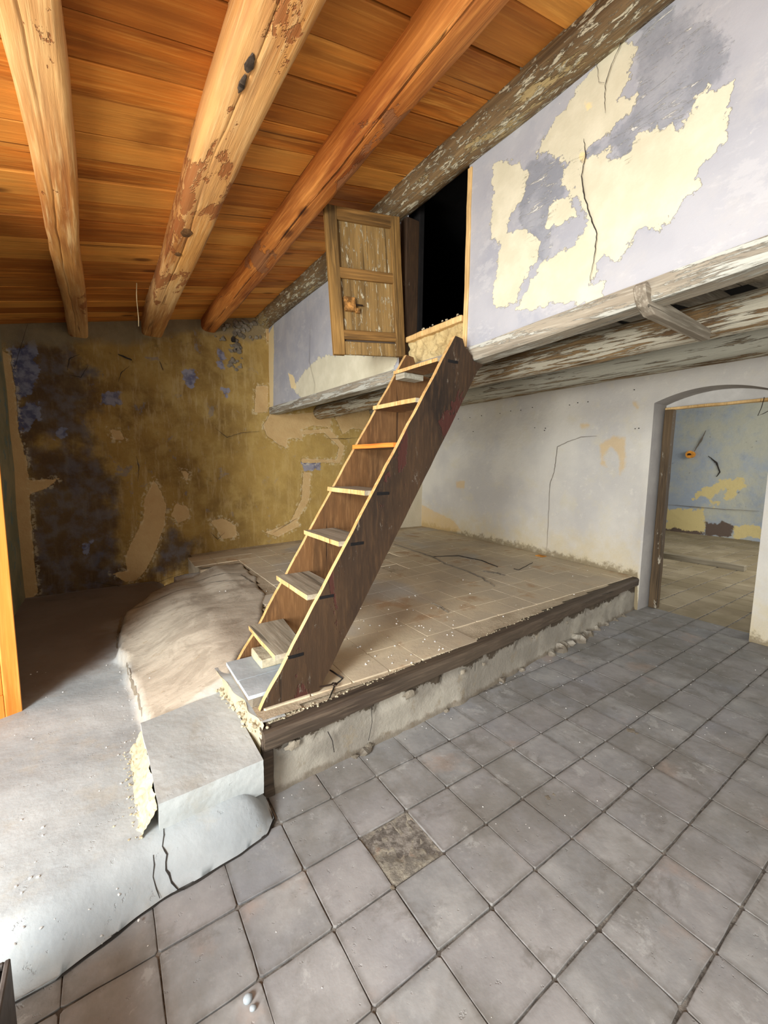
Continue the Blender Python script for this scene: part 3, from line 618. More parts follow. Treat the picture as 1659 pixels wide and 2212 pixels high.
# left wall, mostly out of frame; doorway widened and raised to admit the lamps
def P_left(y, z): return (XW+mn.noise(Vector((4, y*1.5, z*1.5)))*.02, y, z)
struct(grid('wall_left', P_left, (3.02, 5.86), (-.02, 2.98), .06, M['lwall']))
bm = bmesh.new(); box(bm, (-1.3, 3.02, -.1), (XW-.03, 5.9, 2.98)); box(bm, (-1.3, -2.0, 2.86), (XW, 3.02, 2.98)); box(bm, (-1.3, -2.6, -.1), (XW, -2.0, 2.98)); struct(obj('wall_left', bm, M['lwall']))
# right wall, door opening with shallow arch
YD0, YD1, ZS, ZA = 1.12, 2.08, 2.24, 2.345
def arch(y): t = (y-YD0)/(YD1-YD0); return ZS+(ZA-ZS)*(1-(2*t-1)**2) if 0 < t < 1 else ZS
RW_YEL = [on(0, XR, P) for P in ([(1295,960),(1325,942),(1350,945),(1350,1010),(1335,1030),(1338,985),(1320,965),(1302,985),(1310,1010),(1297,1005)], [(1252,915),(1275,915),(1270,925),(1255,925)], [(1368,868),(1380,870),(1378,882),(1370,880)], [(985,1040),(1005,1038),(1003,1055),(987,1055)], [(893,1080),(930,1100),(980,1125),(1000,1150),(893,1140)])]
def seg_y(lo, hi, step):
    return np.linspace(lo, hi, max(2, int((hi-lo)/step)+1))
vv, ff = [], []
cols = list(seg_y(-2.6, YD0, .06))+list(seg_y(YD0, YD1, .04))[1:]+list(seg_y(YD1, YB, .03))[1:]
NV = 70
for y in cols:
    z0 = arch(y)+.0 if YD0+1e-6 < y < YD1-1e-6 else -.02
    for k in range(NV+1):
        z = z0+(2.9-z0)*k/NV; n_ = mn.noise(Vector((7, y*1.5, z*1.5)))*.018*(0 if abs(y-YD0) < .05 or abs(y-YD1) < .05 or YD0 < y < YD1 else 1)
        vv.append((XR+n_, y, z))
for i in range(len(cols)-1):
    a, b = cols[i], cols[i+1]; ind = YD0-1e-6 < a and b < YD1+1e-6
    for k in range(NV):
        q = (i*(NV+1)+k, i*(NV+1)+k+1, (i+1)*(NV+1)+k+1, (i+1)*(NV+1)+k)
        if ind and (abs(a-YD0) < 1e-6 or abs(b-YD1) < 1e-6): continue
        ff.append(q)
me = bpy.data.meshes.new('wall_right'); me.from_pydata(vv, [], ff)
A = np.array(vv); q = me.attributes.new('yellow', 'FLOAT', 'POINT'); q.data.foreach_set('value', sdf(A[:,1], A[:,2], RW_YEL).astype(np.float32))
q = me.attributes.new('hgt', 'FLOAT', 'POINT'); q.data.foreach_set('value', np.where(A[:,1] > 2.09, A[:,2]-.36-.028*(A[:,1]-1.9), A[:,2]).astype(np.float32))
for p in me.polygons: p.use_smooth = True
wr = struct(link('wall_right', me, M['rwall']))
bm = bmesh.new()                                 # slivers beside the arch columns
st = cols[1]-cols[0]; inn = [c for c in cols if YD0 < c < YD1]
for (a, b) in ((YD0, inn[0]), (inn[-1], YD1)):
    za, zb = arch(a), arch(b); vs = [bm.verts.new((XR, a, za)), bm.verts.new((XR, b, zb)), bm.verts.new((XR, b, 2.9)), bm.verts.new((XR, a, 2.9))]; bm.faces.new(vs)
sh = obj('arch_shoulder', bm, M['rwall'], wr)
for k, v_ in (('yellow', -1.0), ('hgt', 2.0)):
    q = sh.data.attributes.new(k, 'FLOAT', 'POINT'); q.data.foreach_set('value', [v_]*len(sh.data.vertices))
bm = bmesh.new(); pts = [(YD1, -.02), (YD1, ZS)]+[(YD1+(YD0-YD1)*t/16, arch(YD1+(YD0-YD1)*t/16)) for t in range(1, 16)]+[(YD0, ZS), (YD0, -.02)]
pr_ = None
for (y, z) in pts:
    cur = [bm.verts.new((XR, y, z)), bm.verts.new((XR+.34, y, z))]
    if pr_: bm.faces.new([pr_[0], cur[0], cur[1], pr_[1]])
    pr_ = cur
struct(obj('trim_1', bm, M['reveal']))
ribbon('crack', [(1290,942),(1255,944),(1225,955),(1204,965),(1200,1000),(1197,1020),(1188,1045),(1185,1110),(1181,1190)], 0, XR-.02, .004, M['crackp'], wr)
bm = bmesh.new()
for (u, v) in [(990,905),(1015,902),(1040,898),(1080,893),(1103,888),(1125,886),(1150,880),(1230,875),(1248,870),(1270,868),(1155,924),(1178,925),(1176,930),(1370,842),(1380,925),(1372,926),(1022,932)]:
    p = at(u, v, 0, XR-.018); rock(bm, p, .009, u, .6)
o = obj('nail_hole', bm, M['crack'], wr); o['kind'] = 'stuff'
# door frame left in the opening
df = thing('door_frame', 'dark flaking door post and thin lintel lath left in the arched doorway', 'frame', (5.1, 2.03, 0))
child(obj('post', rough_box((5.04, 1.985, 0.0), (5.13, 2.065, 2.185), .006, 14, .006, 6, 2), M['post']), df)
child(obj('post', rough_box((5.14, 1.12, 0.0), (5.17, 1.15, 2.2), .003, 8, .003, 6, 6), M['edge']), df)
child(obj('lintel', rough_box((5.06, 1.12, 2.187), (5.13, 2.07, 2.212), .003, 12, .005, 7, 2), M['edge']), df)
bm = bmesh.new(); prism(bm, [(YD0, 2.21)]+[(YD0+(YD1-YD0)*t/12, arch(YD0+(YD1-YD0)*t/12)) for t in range(13)]+[(YD1, 2.21)], 0, 5.12, 5.135); child(obj('tympanum', bm, M['white']), df)
child(obj('wire', tube([tuple(at(u, v, 0, 5.04)) for u, v in [(1651,858),(1645,880),(1637,898),(1650,893),(1659,888)]], .003), M['iron']), df)

# far room
bm = bmesh.new(); box(bm, (4.9, .2, -.12), (11.85, 5.2, -.006)); f2 = struct(obj('floor', bm, M['mortar']))
ft = [tile_mesh('tile', .2475, .008, 50+i, .003, (.008, .012), .004, .97) for i in range(5)]
for m in ft: m.materials.append(M['ftile'])
inv = MW.T
def pix(p): c_ = inv@(np.array(p, float)-OC); return CX+F_PX*c_[0]/c_[2], CY+F_PX*c_[1]/c_[2]
def vis(x, y):
    u, v = pix((x, y, 0)); return 1400 < u < 1690 and 1120 < v < 1430
n2 = 0
for i in range(20, 47):
    for j in range(2, 20):
        x = gx0+(i+.5)*G; y = gy0+(j+.5)*G
        if x < 5.15 or x > 11.8 or not vis(x, y): continue
        o = bpy.data.objects.new('tile', rnd.choice(ft)); C.objects.link(o); o.parent = f2; n2 += 1
        o.location = (x, y, rnd.uniform(-.003, .003)); o.rotation_euler = (rnd.uniform(-.008, .008), rnd.uniform(-.008, .008), 0)
FX = 11.78
def P_far(y, z): return (FX+mn.noise(Vector((1, y, z)))*.03, y, z)
fy = [on(0, FX, P) for P in ([(1512,1062),(1557,1040),(1597,1034),(1608,1047),(1591,1065),(1572,1077),(1560,1056),(1536,1074),(1497,1075)], [(1440,1101),(1518,1101),(1524,1122),(1518,1150),(1440,1150)], [(1582,1140),(1640,1138),(1640,1160),(1582,1160)], [(1540,1085),(1552,1085),(1550,1095),(1540,1094)])]
fp = [on(0, FX, P) for P in ([(1524,1128),(1582,1131),(1579,1158),(1524,1156)], [(1440,1140),(1520,1148),(1520,1160),(1440,1158)])]
fw = struct(grid('wall_far', P_far, (.2, 6.2), (-.05, 3.2), .06, M['far'], {'yellow': fy, 'purple': fp}))
ribbon('crack', [(1442,1090),(1500,1095),(1560,1100),(1640,1104)], 0, FX-.03, .008, M['crackp'], fw)
ribbon('crack', [(1500,975),(1515,950),(1525,930)], 0, FX-.03, .02, M['crackp'], fw); ribbon('crack', [(1530,985),(1548,1000),(1555,1020),(1548,1030)], 0, FX-.03, .02, M['crack'], fw)
bm = bmesh.new(); box(bm, (5.17, 5.2, -.1), (11.85, 5.3, 3.2)); struct(obj('wall_far', bm, M['white']))
bm = bmesh.new(); box(bm, (5.17, .2, 3.2), (11.85, 5.3, 3.3)); struct(obj('ceiling', bm, M['white']))
p = at(1495, 982, 0, FX); bm = bmesh.new()
bmesh.ops.create_cone(bm, segments=14, radius1=.09, radius2=.075, depth=.14, cap_ends=True, matrix=Matrix.Translation((FX-.07, p[1], p[2]))@Matrix.Rotation(math.pi/2, 4, 'Y'))
fx = thing('pipe_stub', 'rusty yellow pipe stub sticking out of the blue far wall', 'pipe', (FX, p[1], p[2])); child(obj('pipe', bm, M['orange']), fx)
bm = bmesh.new(); rock(bm, (FX-.12, p[1], p[2]), .055, 2); child(obj('plug', bm, M['iron']), fx)
tag(obj('timber_bar', rough_box((8.08, 2.02, .0), (8.2, 3.4, .085), .005, 5, .004), M['bar']), 'dusty squared timber bar lying on the far room floor', 'timber')
# ================================================================ CEILING
ceil_ = struct(bpy.data.objects.new('ceiling', None)); C.objects.link(ceil_)
ang = math.atan(SL)
def plank(x0, x1, y0, y1, seed, lift):
    L = (x1-x0)/math.cos(ang); W = y1-y0; r = random.Random(seed); bm = bmesh.new(); n = 5
    def ring(x):
        a = y0+r.uniform(.001, .006); b = y1-r.uniform(.001, .006)
        zz = r.uniform(-.0015, .0015)
        return [bm.verts.new(q) for q in ((x, a-(y0+y1)/2, .003+zz), (x, a+.004-(y0+y1)/2, zz), (x, b-.004-(y0+y1)/2, zz), (x, b-(y0+y1)/2, .003+zz), (x, b-(y0+y1)/2, .028), (x, a-(y0+y1)/2, .028))]
    R_ = [ring(L*i/n) for i in range(n+1)]
    for p_, q_ in zip(R_, R_[1:]):
        for k in range(6): bm.faces.new([p_[k], p_[(k+1)%6], q_[(k+1)%6], q_[k]])
    bm.faces.new(R_[0]); bm.faces.new(R_[-1])
    o = obj('plank', bm, M['plank'], ceil_); o.location = (x0, (y0+y1)/2, roofz(x0)+lift); o.rotation_euler = (0, -ang, 0); return o
J1 = [1.953, 2.164, 2.361, 2.606, 2.814, 3.003, 3.232, 3.479, 3.785, 3.97, 4.15, 4.34, 4.55, 4.73, 4.92, 5.12, 5.3, 5.5, 5.68, 5.9]
y = 1.953
while y > -2.6: y -= rnd.uniform(.19, .23); J1.insert(0, y)
J2 = [1.29, 1.525, 1.734, 1.955, 2.133, 2.256, 2.45, 2.66, 2.84, 3.087, 3.3, 3.52, 3.7, 3.9, 4.08, 4.28, 4.46, 4.66, 4.87, 5.05, 5.24, 5.42, 5.62, 5.9]
y = 1.29
while y > -2.6: y -= rnd.uniform(.19, .24); J2.insert(0, y)
for k, (J, a, b) in enumerate(((J1, -1.5, .57), (J2, .57, 2.2))):
    for i in range(len(J)-1): plank(a, b, J[i], J[i+1], i+k*100, rnd.uniform(-.006, .004))
bm = bmesh.new(); z0, z1 = roofz(-1.5)+.035, roofz(4.9)+.035
hexa(bm, [(-1.5,-2.7,z0),(4.9,-2.7,z1),(4.9,5.95,z1),(-1.5,5.95,z0),(-1.5,-2.7,z0+.05),(4.9,-2.7,z1+.05),(4.9,5.95,z1+.05),(-1.5,5.95,z0+.05)]); obj('roof_deck', bm, M['jet_black'], ceil_)  # deck coloured black to paint shade into the plank gaps
G_B = 'roof beams'
def beam(cx, w_, h_, mat, seed, label, rb=.2, y0=-2.6, y1=YB+.1, drop=0, bow=.03):
    zc = roofz(cx)-h_/2+.012+drop
    bm = sweep(((cx, y0, zc), (cx, y1, zc)), hewn(w_, h_, rb), .07, .010, 3, seed, bow)
    return tag(obj('roof_beam', bm, mat, None, True), label, 'beam')
beam(-.115, .175, .165, M['beam'], 1, 'pale hewn roof beam nearest the left edge with a chipped side')
beam(.59, .215, .20, M['beam'], 2, 'broad pale roof beam with dark knots in the middle of the ceiling')
beam(1.245, .20, .165, M['beam_red'], 3, 'rounded orange roof beam with a long split, next to the limewashed log', .4)
beam(-.86, .19, .17, M['beam'], 4, 'dark beam end at the far left where ceiling meets stained wall')
bm = sweep(((1.965, -2.6, 3.565), (1.965, YB+.05, 3.545)), circ(.135, 22), .06, .010, 4, 5, .03)
tag(obj('round_log', bm, M['log'], None, True), 'round log with flaking whitewash along the top of the loft wall', 'log')
# ================================================================ UNDER THE LOFT
def lb(y): return lbot(y)
bm = bmesh.new(); rs = []
for i in range(121):
    y = -2.6+(5.82+2.6)*i/120; z = lbot(y); n1 = mn.noise(Vector((0, y*3, 0)))*.006
    x0 = XL-.022+n1; rs.append([bm.verts.new(q) for q in ((x0, y, z+.004), (x0+.002, y, z-.078+n1), (x0+.012, y, z-.088+n1), (x0+.12, y, z-.088+n1), (x0+.125, y, z+.004))])
for a, b in zip(rs, rs[1:]):
    for k in range(5): bm.faces.new([a[k], a[(k+1)%5], b[(k+1)%5], b[k]])
bm.faces.new(rs[0]); bm.faces.new(rs[-1]); tag(obj('edge_timber', bm, M['greywood']), 'weathered grey edge timber running along the foot of the loft wall', 'timber')
def lbeam(name, x, z, r, mat, seed, label, ry=None):
    dz = .02; bm = sweep(((x, -2.6, z+.03), (x, YB+.02, z)), circ(r, 18, ry), .07, .010, 3, seed, .03); return tag(obj(name, bm, mat, None, True), label, 'beam')
lbeam('loft_beam', 2.80, 2.35, .104, M['painted'], 11, 'limewashed loft beam closest to the room, brown bare wood showing')
lbeam('loft_beam', 3.78, 2.455, .112, M['painted2'], 12, 'middle limewashed beam under the loft')
lbeam('loft_beam', 4.70, 2.60, .10, M['painted'], 13, 'rearmost loft beam lying along the pale wall')
sof = struct(bpy.data.objects.new('ceiling_loft', None)); C.objects.link(sof)
def sz(x): return 2.515+.105*(x-2.8)
ys = -2.6; k = 0
while ys < 5.8:
    w_ = rnd.uniform(.17, .24); bm = bmesh.new(); a, b = 2.14, 4.86; za, zb = sz(a)+.07, sz(b)+.07
    hexa(bm, [(a,ys,za),(b,ys,zb),(b,ys+w_-.006,zb),(a,ys+w_-.006,za),(a,ys,za+.02),(b,ys,zb+.02),(b,ys+w_-.006,zb+.02),(a,ys+w_-.006,za+.02)]); obj('board', bm, M['greyx'], sof); ys += w_
for k in range(26):
    ys = -2.5+k*.32; bm = bmesh.new(); a, b = 2.14, 4.82; za, zb = sz(a), sz(b)
    hexa(bm, [(a,ys,za-.03),(b,ys,zb-.0),(b,ys+.09,zb-.0),(a,ys+.09,za-.03),(a,ys,za+.068),(b,ys,zb+.068),(b,ys+.09,zb+.068),(a,ys+.09,za+.068)]); obj('batten', bm, M['greyx'], sof)
br = bmesh.new(); ya = .93
prism(br, [(1.955, 2.30), (1.94, 2.335), (1.965, 2.355), (2.02, 2.305), (2.68, 2.29), (2.68, 2.235), (2.05, 2.235), (1.985, 2.262)], 1, ya-.02, ya+.03, 0, .004)
subdiv_noise(br, 1, .0012, 9); tag(obj('bracket', br, M['greyx']), 'short grey wooden bracket arm sticking out under the loft edge', 'bracket')

# ================================================================ PLATFORM
pf = struct(bpy.data.objects.new('platform', None)); C.objects.link(pf)
pf['kind'] = 'structure'
bm = bmesh.new(); N = 180; prev = None
for i in range(N+1):
    x = .60+(XR-.60)*i/N; y = fronty(x); col = []
    for k in range(15):
        z = -.02+.31*k/14; flare = .03*math.exp(-max(0, z)/.035)*(.4+abs(mn.noise(Vector((x*5, 1, 0))))*1.5)
        yy = y+.012-flare+mn.noise(Vector((x*4, z*5, 2)))*.008
        if z > .2 and mn.noise(Vector((x*4.3, z*7, 9))) > .22: yy += .022
        col.append(bm.verts.new((x, yy, z)))
    if prev:
        for k in range(14): bm.faces.new([prev[k], col[k], col[k+1], prev[k+1]])
    prev = col
obj('riser', bm, M['plinth'], pf, True)
bm = bmesh.new(); prism(bm, [(.585, 1.83)]+[(x, fronty(x)+.045) for x in np.linspace(.7, 4.86, 30)]+[(4.86, 5.86), (1.12, 5.86), (1.12, 3.2), (.72, 2.5), (.585, 2.42)], 2, -.02, .315)
for v in bm.verts:
    if v.co.z > .2: v.co.z = .335+.02*min(1, max(0, (v.co.x-.6)/3.2))*(v.co.y-1.9)*1.0
box(bm, (.885, 5.03, -.02), (1.14, 5.85, .342)); obj('core', bm, M['pdust'], pf)
def nosing(y_off, z0, z1, x0=.555, x1=4.86, d=.09):
    bm = bmesh.new(); rs = []
    for i in range(91):
        x = x0+(x1-x0)*i/90; y = fronty(x)+y_off; j = mn.noise(Vector((x*5, 3, 1)))*.004; dz = (platz(x, y)-.36)*.6 - .03*max(0, 1-(x-.555)/.9)
        rs.append([bm.verts.new(q) for q in ((x, y-.022+j, z0+dz+j), (x, y-.025+j, z1-.022+dz), (x, y-.012, z1-.004+dz+j), (x, y+.006, z1+dz), (x, y+d, z1+dz-.001), (x, y+d, z0+dz))])
    for a, b in zip(rs, rs[1:]):
        for k in range(6): bm.faces.new([a[k], a[(k+1)%6], b[(k+1)%6], b[k]])
    bm.faces.new(rs[0]); bm.faces.new(rs[-1]); return bm
obj('nosing', nosing(0, .276, .358, d=.055), M['nosing'], pf)
def plat_keep(x, y): return y > fronty(x)+.045
def P_slab(x, y): return (x, y, platz(x, y)-.008+mn.noise(Vector((x*6, y*6, 1)))*.002)
obj_ = grid('screed', P_slab, (.56, 4.84), (1.80, 5.86), .035, M['pdust'], keep=lambda x, y: plat_keep(x, y) and (x > .9 or y < 5.0) and polyd(MOUND, x, y) < .03, parent=pf)
pt = [tile_mesh('tile', .2485, .012, 90+i, .003, (.0012, .0016), .0008, .99) for i in range(8)]
for m in pt: m.materials.append(M['ptile'])
n3 = 0
for i in range(0, 18):
    for j in range(0, 16):
        x = .60+(i+.5)*G; y = 1.90+(j+.5)*G+.06*(x-.6)*.9*0+.0
        x0_, y0_ = x, y
        if x+.125 > XR-.0 and x+.125 > XR+.12: continue
        if y-.125 < fronty(x+.12)+.03 or y > YB-.13 or polyd(MOUND, x, y) > -.02: continue
        if x < .95 and y > 5.0: continue
        if .64 < x < .95 and 1.95 < y < 2.45 and False: continue
        if 2.35 < x < 3.1 and 3.6 < y < 4.35 and (i+j) % 3 == 0: continue
        if n3 > 299: continue
        o = bpy.data.objects.new('tile', rnd.choice(pt)); C.objects.link(o); o.parent = pf; n3 += 1
        e = .1; nx = -(platz(x+e, y)-platz(x-e, y))/(2*e); ny = (platz(x, y+e)-platz(x, y-e))/(2*e)
        o.location = (x, y, platz(x, y)+rnd.uniform(-.001, .001)); o.rotation_euler = (ny, nx, rnd.uniform(-.003, .003))
        if x+.125 > XR: o.scale = ((XR-(x-.125))/.25, 1, 1); o.location.x = (XR+x-.125)/2
for pts, w_ in (([(850,1180),(900,1195),(935,1205),(960,1218),(1000,1230),(1040,1245),(1068,1262)], .012), ([(935,1205),(990,1203),(1040,1212),(1075,1225)], .006), ([(1042,1233),(1070,1236),(1092,1241)], .012), ([(700,1440),(740,1465),(722,1480),(710,1510)], .0025), ([(930,1305),(950,1312),(968,1325)], .008), ([(1150,1215),(1120,1230),(1110,1228)], .004)):
    P_ = [at(u, v, 2, .40 if v < 1300 else .365) for u, v in pts]
    bm = bmesh.new(); prev = None; L = []
    for a, b in zip(P_, P_[1:]):
        for k in range(8): L.append(a+(b-a)*k/8)
    L.append(P_[-1])
    for i, p in enumerate(L):
        d = L[min(i+1, len(L)-1)]-L[max(0, i-1)]; t = np.array([-d[1], d[0]]); t /= np.linalg.norm(t); ww = w_*(.3+.7*math.sin(math.pi*(i+.5)/len(L)))*(1+.7*mn.noise(Vector((i*.8, 0, 0))))
        j = mn.noise(Vector((i*.5, w_*100, 3)))*w_*1.6; z = platz(p[0], p[1])+.0025
        cur = [bm.verts.new((p[0]+t[0]*(j+ww*s_), p[1]+t[1]*(j+ww*s_), z+(0 if abs(s_) < 1.2 else -.006)+(.006 if s_ == 1 else 0))) for s_ in (-1.6, -1, 0, 1, 1.9)]
        if prev:
            for k in range(4): bm.faces.new([prev[k], cur[k], cur[k+1], prev[k+1]])
        prev = cur
    obj('crack', bm, M['grubble'] if w_ > .007 else M['crack'], pf)
bm = bmesh.new(); 
for i in range(110):
    if i < 60: p = at(rnd.uniform(770, 990), rnd.uniform(1310, 1440), 2, .37)
    else: p = (rnd.uniform(.7, 4.6), rnd.uniform(2.1, 4.5), 0)
    if p[1] < fronty(p[0])+.07: continue
    r_ = rnd.uniform(.003, .008); rock(bm, (p[0], p[1], platz(p[0], p[1])+r_*.4), r_, i)
o = obj('grit', bm, M['chip'], pf); o['kind'] = 'stuff'
bm = bmesh.new()                                  # broken mortar along the nosing and the ragged left end
for i in range(420):
    if i < 200: x = .6+rnd.random()**1.8*2.6; y = fronty(x)+.058+rnd.gauss(0, .008); z = platz(x, y)-.004-.03*max(0, 1-(x-.555)/.9)*.8; r_ = rnd.uniform(.003, .007)
    else:
        t = rnd.random(); x = .575-.075*(t)+rnd.gauss(0, .018)+.0; y = 1.80+t*.62+rnd.gauss(0, .01); z = .275+rnd.random()*.07*(1 if x > .53 else .4); r_ = rnd.uniform(.004, .012)
    rock(bm, (x, y, z), r_, i, .7, .5)
o = obj('rubble_edge', bm, M['rubble'], pf); o['kind'] = 'stuff'
bm = bmesh.new()
def P_end(y, z): return (.565-.06*(y-1.8)/.6*(1 if y < 2.4 else 1)+mn.noise(Vector((y*9, z*14, 0)))*.018+(.36-z)*-.12, y, z)
grid('end_face', P_end, (1.80, 2.46), (.2, .352), .015, M['rubble'], parent=pf)
def P_cap(y, t): 
    x = P_end(y, .352)[0]; return (x+(.68-x)*t, y, .352+mn.noise(Vector((x*8+t*2, y*12, 4)))*.006)
grid('end_cap', P_cap, (1.82, 2.5), (0, 1), .03, M['step'], parent=pf)
obj('corner_post', rough_box((.548, 1.775, -.005), (.602, 1.83, .285), .005, 5, .006, 9, 3), M['nosing'], pf)
bm = bmesh.new()
for i, (x, r_) in enumerate([(2.35, .03), (2.6, .025), (3.05, .05), (3.2, .07), (3.35, .05), (3.5, .08), (3.62, .05), (3.9, .04), (4.1, .035), (4.5, .03), (1.12, .035), (1.05, .02), (1.75, .02), (3.28, .05), (3.7, .06), (4.3, .03)]):
    rock(bm, (x, fronty(x)-.012, .0), r_, i+9, .75, .5, 2)
o = obj('rubble_foot', bm, M['plinth'], pf); o['kind'] = 'stuff'
for pts, w_ in (([(708,1580),(718,1600),(722,1625)], .0025), ([(802,1525),(804,1560),(796,1600)], .002), ([(1028,1415),(1026,1450)], .002)):
    P_ = [at(u, v, 1, fronty(at(u, v, 1, 1.82)[0])-.012) for u, v in pts]; bm = bmesh.new(); prev = None
    for i, p in enumerate(P_):
        cur = [bm.verts.new((p[0]-w_, p[1], p[2])), bm.verts.new((p[0]+w_, p[1], p[2]))]
        if prev: bm.faces.new([prev[0], prev[1], cur[1], cur[0]])
        prev = cur
    obj('crack', bm, M['crack'], pf)
# cement step block
bm = bmesh.new(); T = [(.112, 1.668), (.525, 1.690), (.530, 2.37), (.098, 2.285)]; 
prism(bm, T, 2, .10, .268); 
for v in bm.verts:
    if v.co.z < .2: v.co.y += .012 if v.co.y < 2 else 0
subdiv_noise(bm, 23, .007, 4, 2)
for v in bm.verts: v.co += Vector(mn.noise_vector(v.co*40))*.0008
tag(obj('cement_step', bm, M['step'], None, False), 'grey cement step block at the left end of the platform', 'step')
def P_sc(y, t):
    x = .108-.065*t+mn.noise(Vector((y*16, t*3, 1)))*.012; z = .262-(.262-.148)*t**.8
    return (x+mn.noise(Vector((y*45, t*9, 2)))*.006, y, z+mn.noise(Vector((y*38, t*8, 7)))*.008)
grid('broken_side', P_sc, (1.675, 2.26), (0, 1), .008, M['rubble'], parent=cem)
bm = bmesh.new()
for i in range(90):
    rock(bm, (.045+rnd.gauss(0, .02), 1.66+rnd.random()*.6, .155), rnd.uniform(.002, .006), i, .7, .4)
o = obj('crumbs', bm, M['rubble'], cem); o['kind'] = 'stuff'
# ================================================================ LADDER
YN0, YN1, YF0, YF1 = 1.915, 1.945, 2.405, 2.435
ld = thing('wooden_ladder', 'steep dark plank ladder stair leaning from the platform to the loft hatch', 'ladder', (.75, 2.15, .36))
side = [(.573, .343), (1.833, 2.352), (1.895, 2.345), (1.915, 2.300), (1.972, 2.262), (1.99, 2.226), (2.085, 2.216), (2.035, 2.17), (.896, .350)]
def stringer(y0, y1, dy, mats, dz=0):
    bm = bmesh.new(); P_ = []
    for i, (a, b) in enumerate(zip(side, side[1:]+side[:1])):
        n = max(1, int(math.dist(a, b)/.07))
        for k in range(n):
            x = a[0]+(b[0]-a[0])*k/n; z = a[1]+(b[1]-a[1])*k/n
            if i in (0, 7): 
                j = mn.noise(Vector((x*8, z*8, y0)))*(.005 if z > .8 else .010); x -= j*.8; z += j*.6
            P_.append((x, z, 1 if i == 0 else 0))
    A_ = [bm.verts.new((x, y0+dy(z), z+dz)) for x, z, _ in P_]; B_ = [bm.verts.new((x, y1+dy(z), z+dz)) for x, z, _ in P_]
    f = bm.faces.new(A_); f.material_index = 0; f = bm.faces.new(B_[::-1]); f.material_index = 1; n = len(P_)
    for k in range(n):
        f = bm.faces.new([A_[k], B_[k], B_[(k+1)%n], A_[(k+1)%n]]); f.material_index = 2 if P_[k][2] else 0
    return child(obj('stringer', bm, mats), ld)
dyn = lambda z: .02*(z-.35)/2
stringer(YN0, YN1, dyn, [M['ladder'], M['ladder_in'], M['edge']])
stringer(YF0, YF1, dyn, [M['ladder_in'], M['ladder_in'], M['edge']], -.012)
TR = [(.683, .605), (.858, .885), (1.045, 1.15), (1.213, 1.42), (1.385, 1.693), (1.558, 1.96), (1.725, 2.212)]
for i, (x, z) in enumerate(TR):
    w_ = dyn(z); d = .215 if i < 6 else .18; bm = bmesh.new()
    th = .026 if i != 6 else .022
    x0 = x-.006+(.012 if i == 4 else 0)
    hexa(bm, [(x0, YN1+w_, z-th), (x0+d, YN1+w_, z-th), (x0+d, YF0+w_, z-th), (x0+(0), YF0+w_, z-th), (x0, YN1+w_, z), (x0+d-(.05 if i == 0 else 0), YN1+w_, z), (x0+d, YF0+w_, z), (x0, YF0+w_, z)])
    bmesh.ops.subdivide_edges(bm, edges=bm.edges[:], cuts=3, use_grid_fill=True)
    for v in bm.verts:
        if v.co.x < x0+.01: v.co.x += mn.noise(v.co*14)*.006; v.co.z += mn.noise(v.co*9)*.002
    bm.normal_update()
    for f in bm.faces: f.material_index = 1 if f.calc_center_median().x < x0+.006 else (2 if f.calc_center_median().z < z-th*.9 else 0)
    o = obj('tread', bm, [M['treado'] if i == 4 else M['tread'], M['treado'] if i == 4 else M['edge'], M['ladder_in']]); child(o, ld)
    if i == 4: o['label'] = 'fresh orange tread'
    if i < 4 or i == 6:                             # through tenons on the outer face
        bm = rough_box((x+.05, YN0+w_-.002, z-.024), (x+.135, YN0+w_+.01, z-.006), .002, 2, .002, 20, i); child(obj('tenon', bm, M['jet_black']), ld)
x, z = TR[6]
child(obj('cleat', rough_box((x-.0, YF0-.10, z-.062), (x+.17, YF0-.0, z-.024), .003, 2, .003, 12, 1), M['tread']), ld)
# iron hook at the foot of the ladder
z_ = .372; hk = tube([tuple(at(690, 1484, 2, z_+.012)), tuple(at(705, 1481, 2, z_+.012)), tuple(at(718, 1478, 2, z_+.012))]+[tuple(np.array(at(722, 1478, 2, z_+.012))+np.array([math.cos(a)*.014, math.sin(a)*.014, 0])) for a in (2.5, 1.5, .5, -.5, -1.5, -2.4)]+[tuple(at(728, 1476, 2, z_+.01))], .0045)
tag(obj('iron_hook', hk, M['iron']), 'small rusty iron hook on the platform behind the ladder foot', 'hook')
# little tiled step inside the foot of the ladder
sb = thing('tiled_step', 'low step of two pale blue tiles inside the ladder foot', 'step', (.72, 2.15, .355))
child(obj('base', rough_box((.555, 1.962, .352), (.86, 2.385, .405), .006, 4, .006, 14, 3), M['grubble']), sb)
bm = bmesh.new(); box(bm, (.54, 1.955, .405), (.87, 2.135, .425), .002); child(obj('tile', bm, M['bluetile']), sb)
bm = bmesh.new(); box(bm, (.538, 2.140, .405), (.87, 2.385, .424), .002); child(obj('tile', bm, M['bluetile']), sb)
child(obj('block', rough_box((.68, 2.19, .425), (.87, 2.385, .475), .006, 3, .004, 14, 4), M['rubble']), sb)
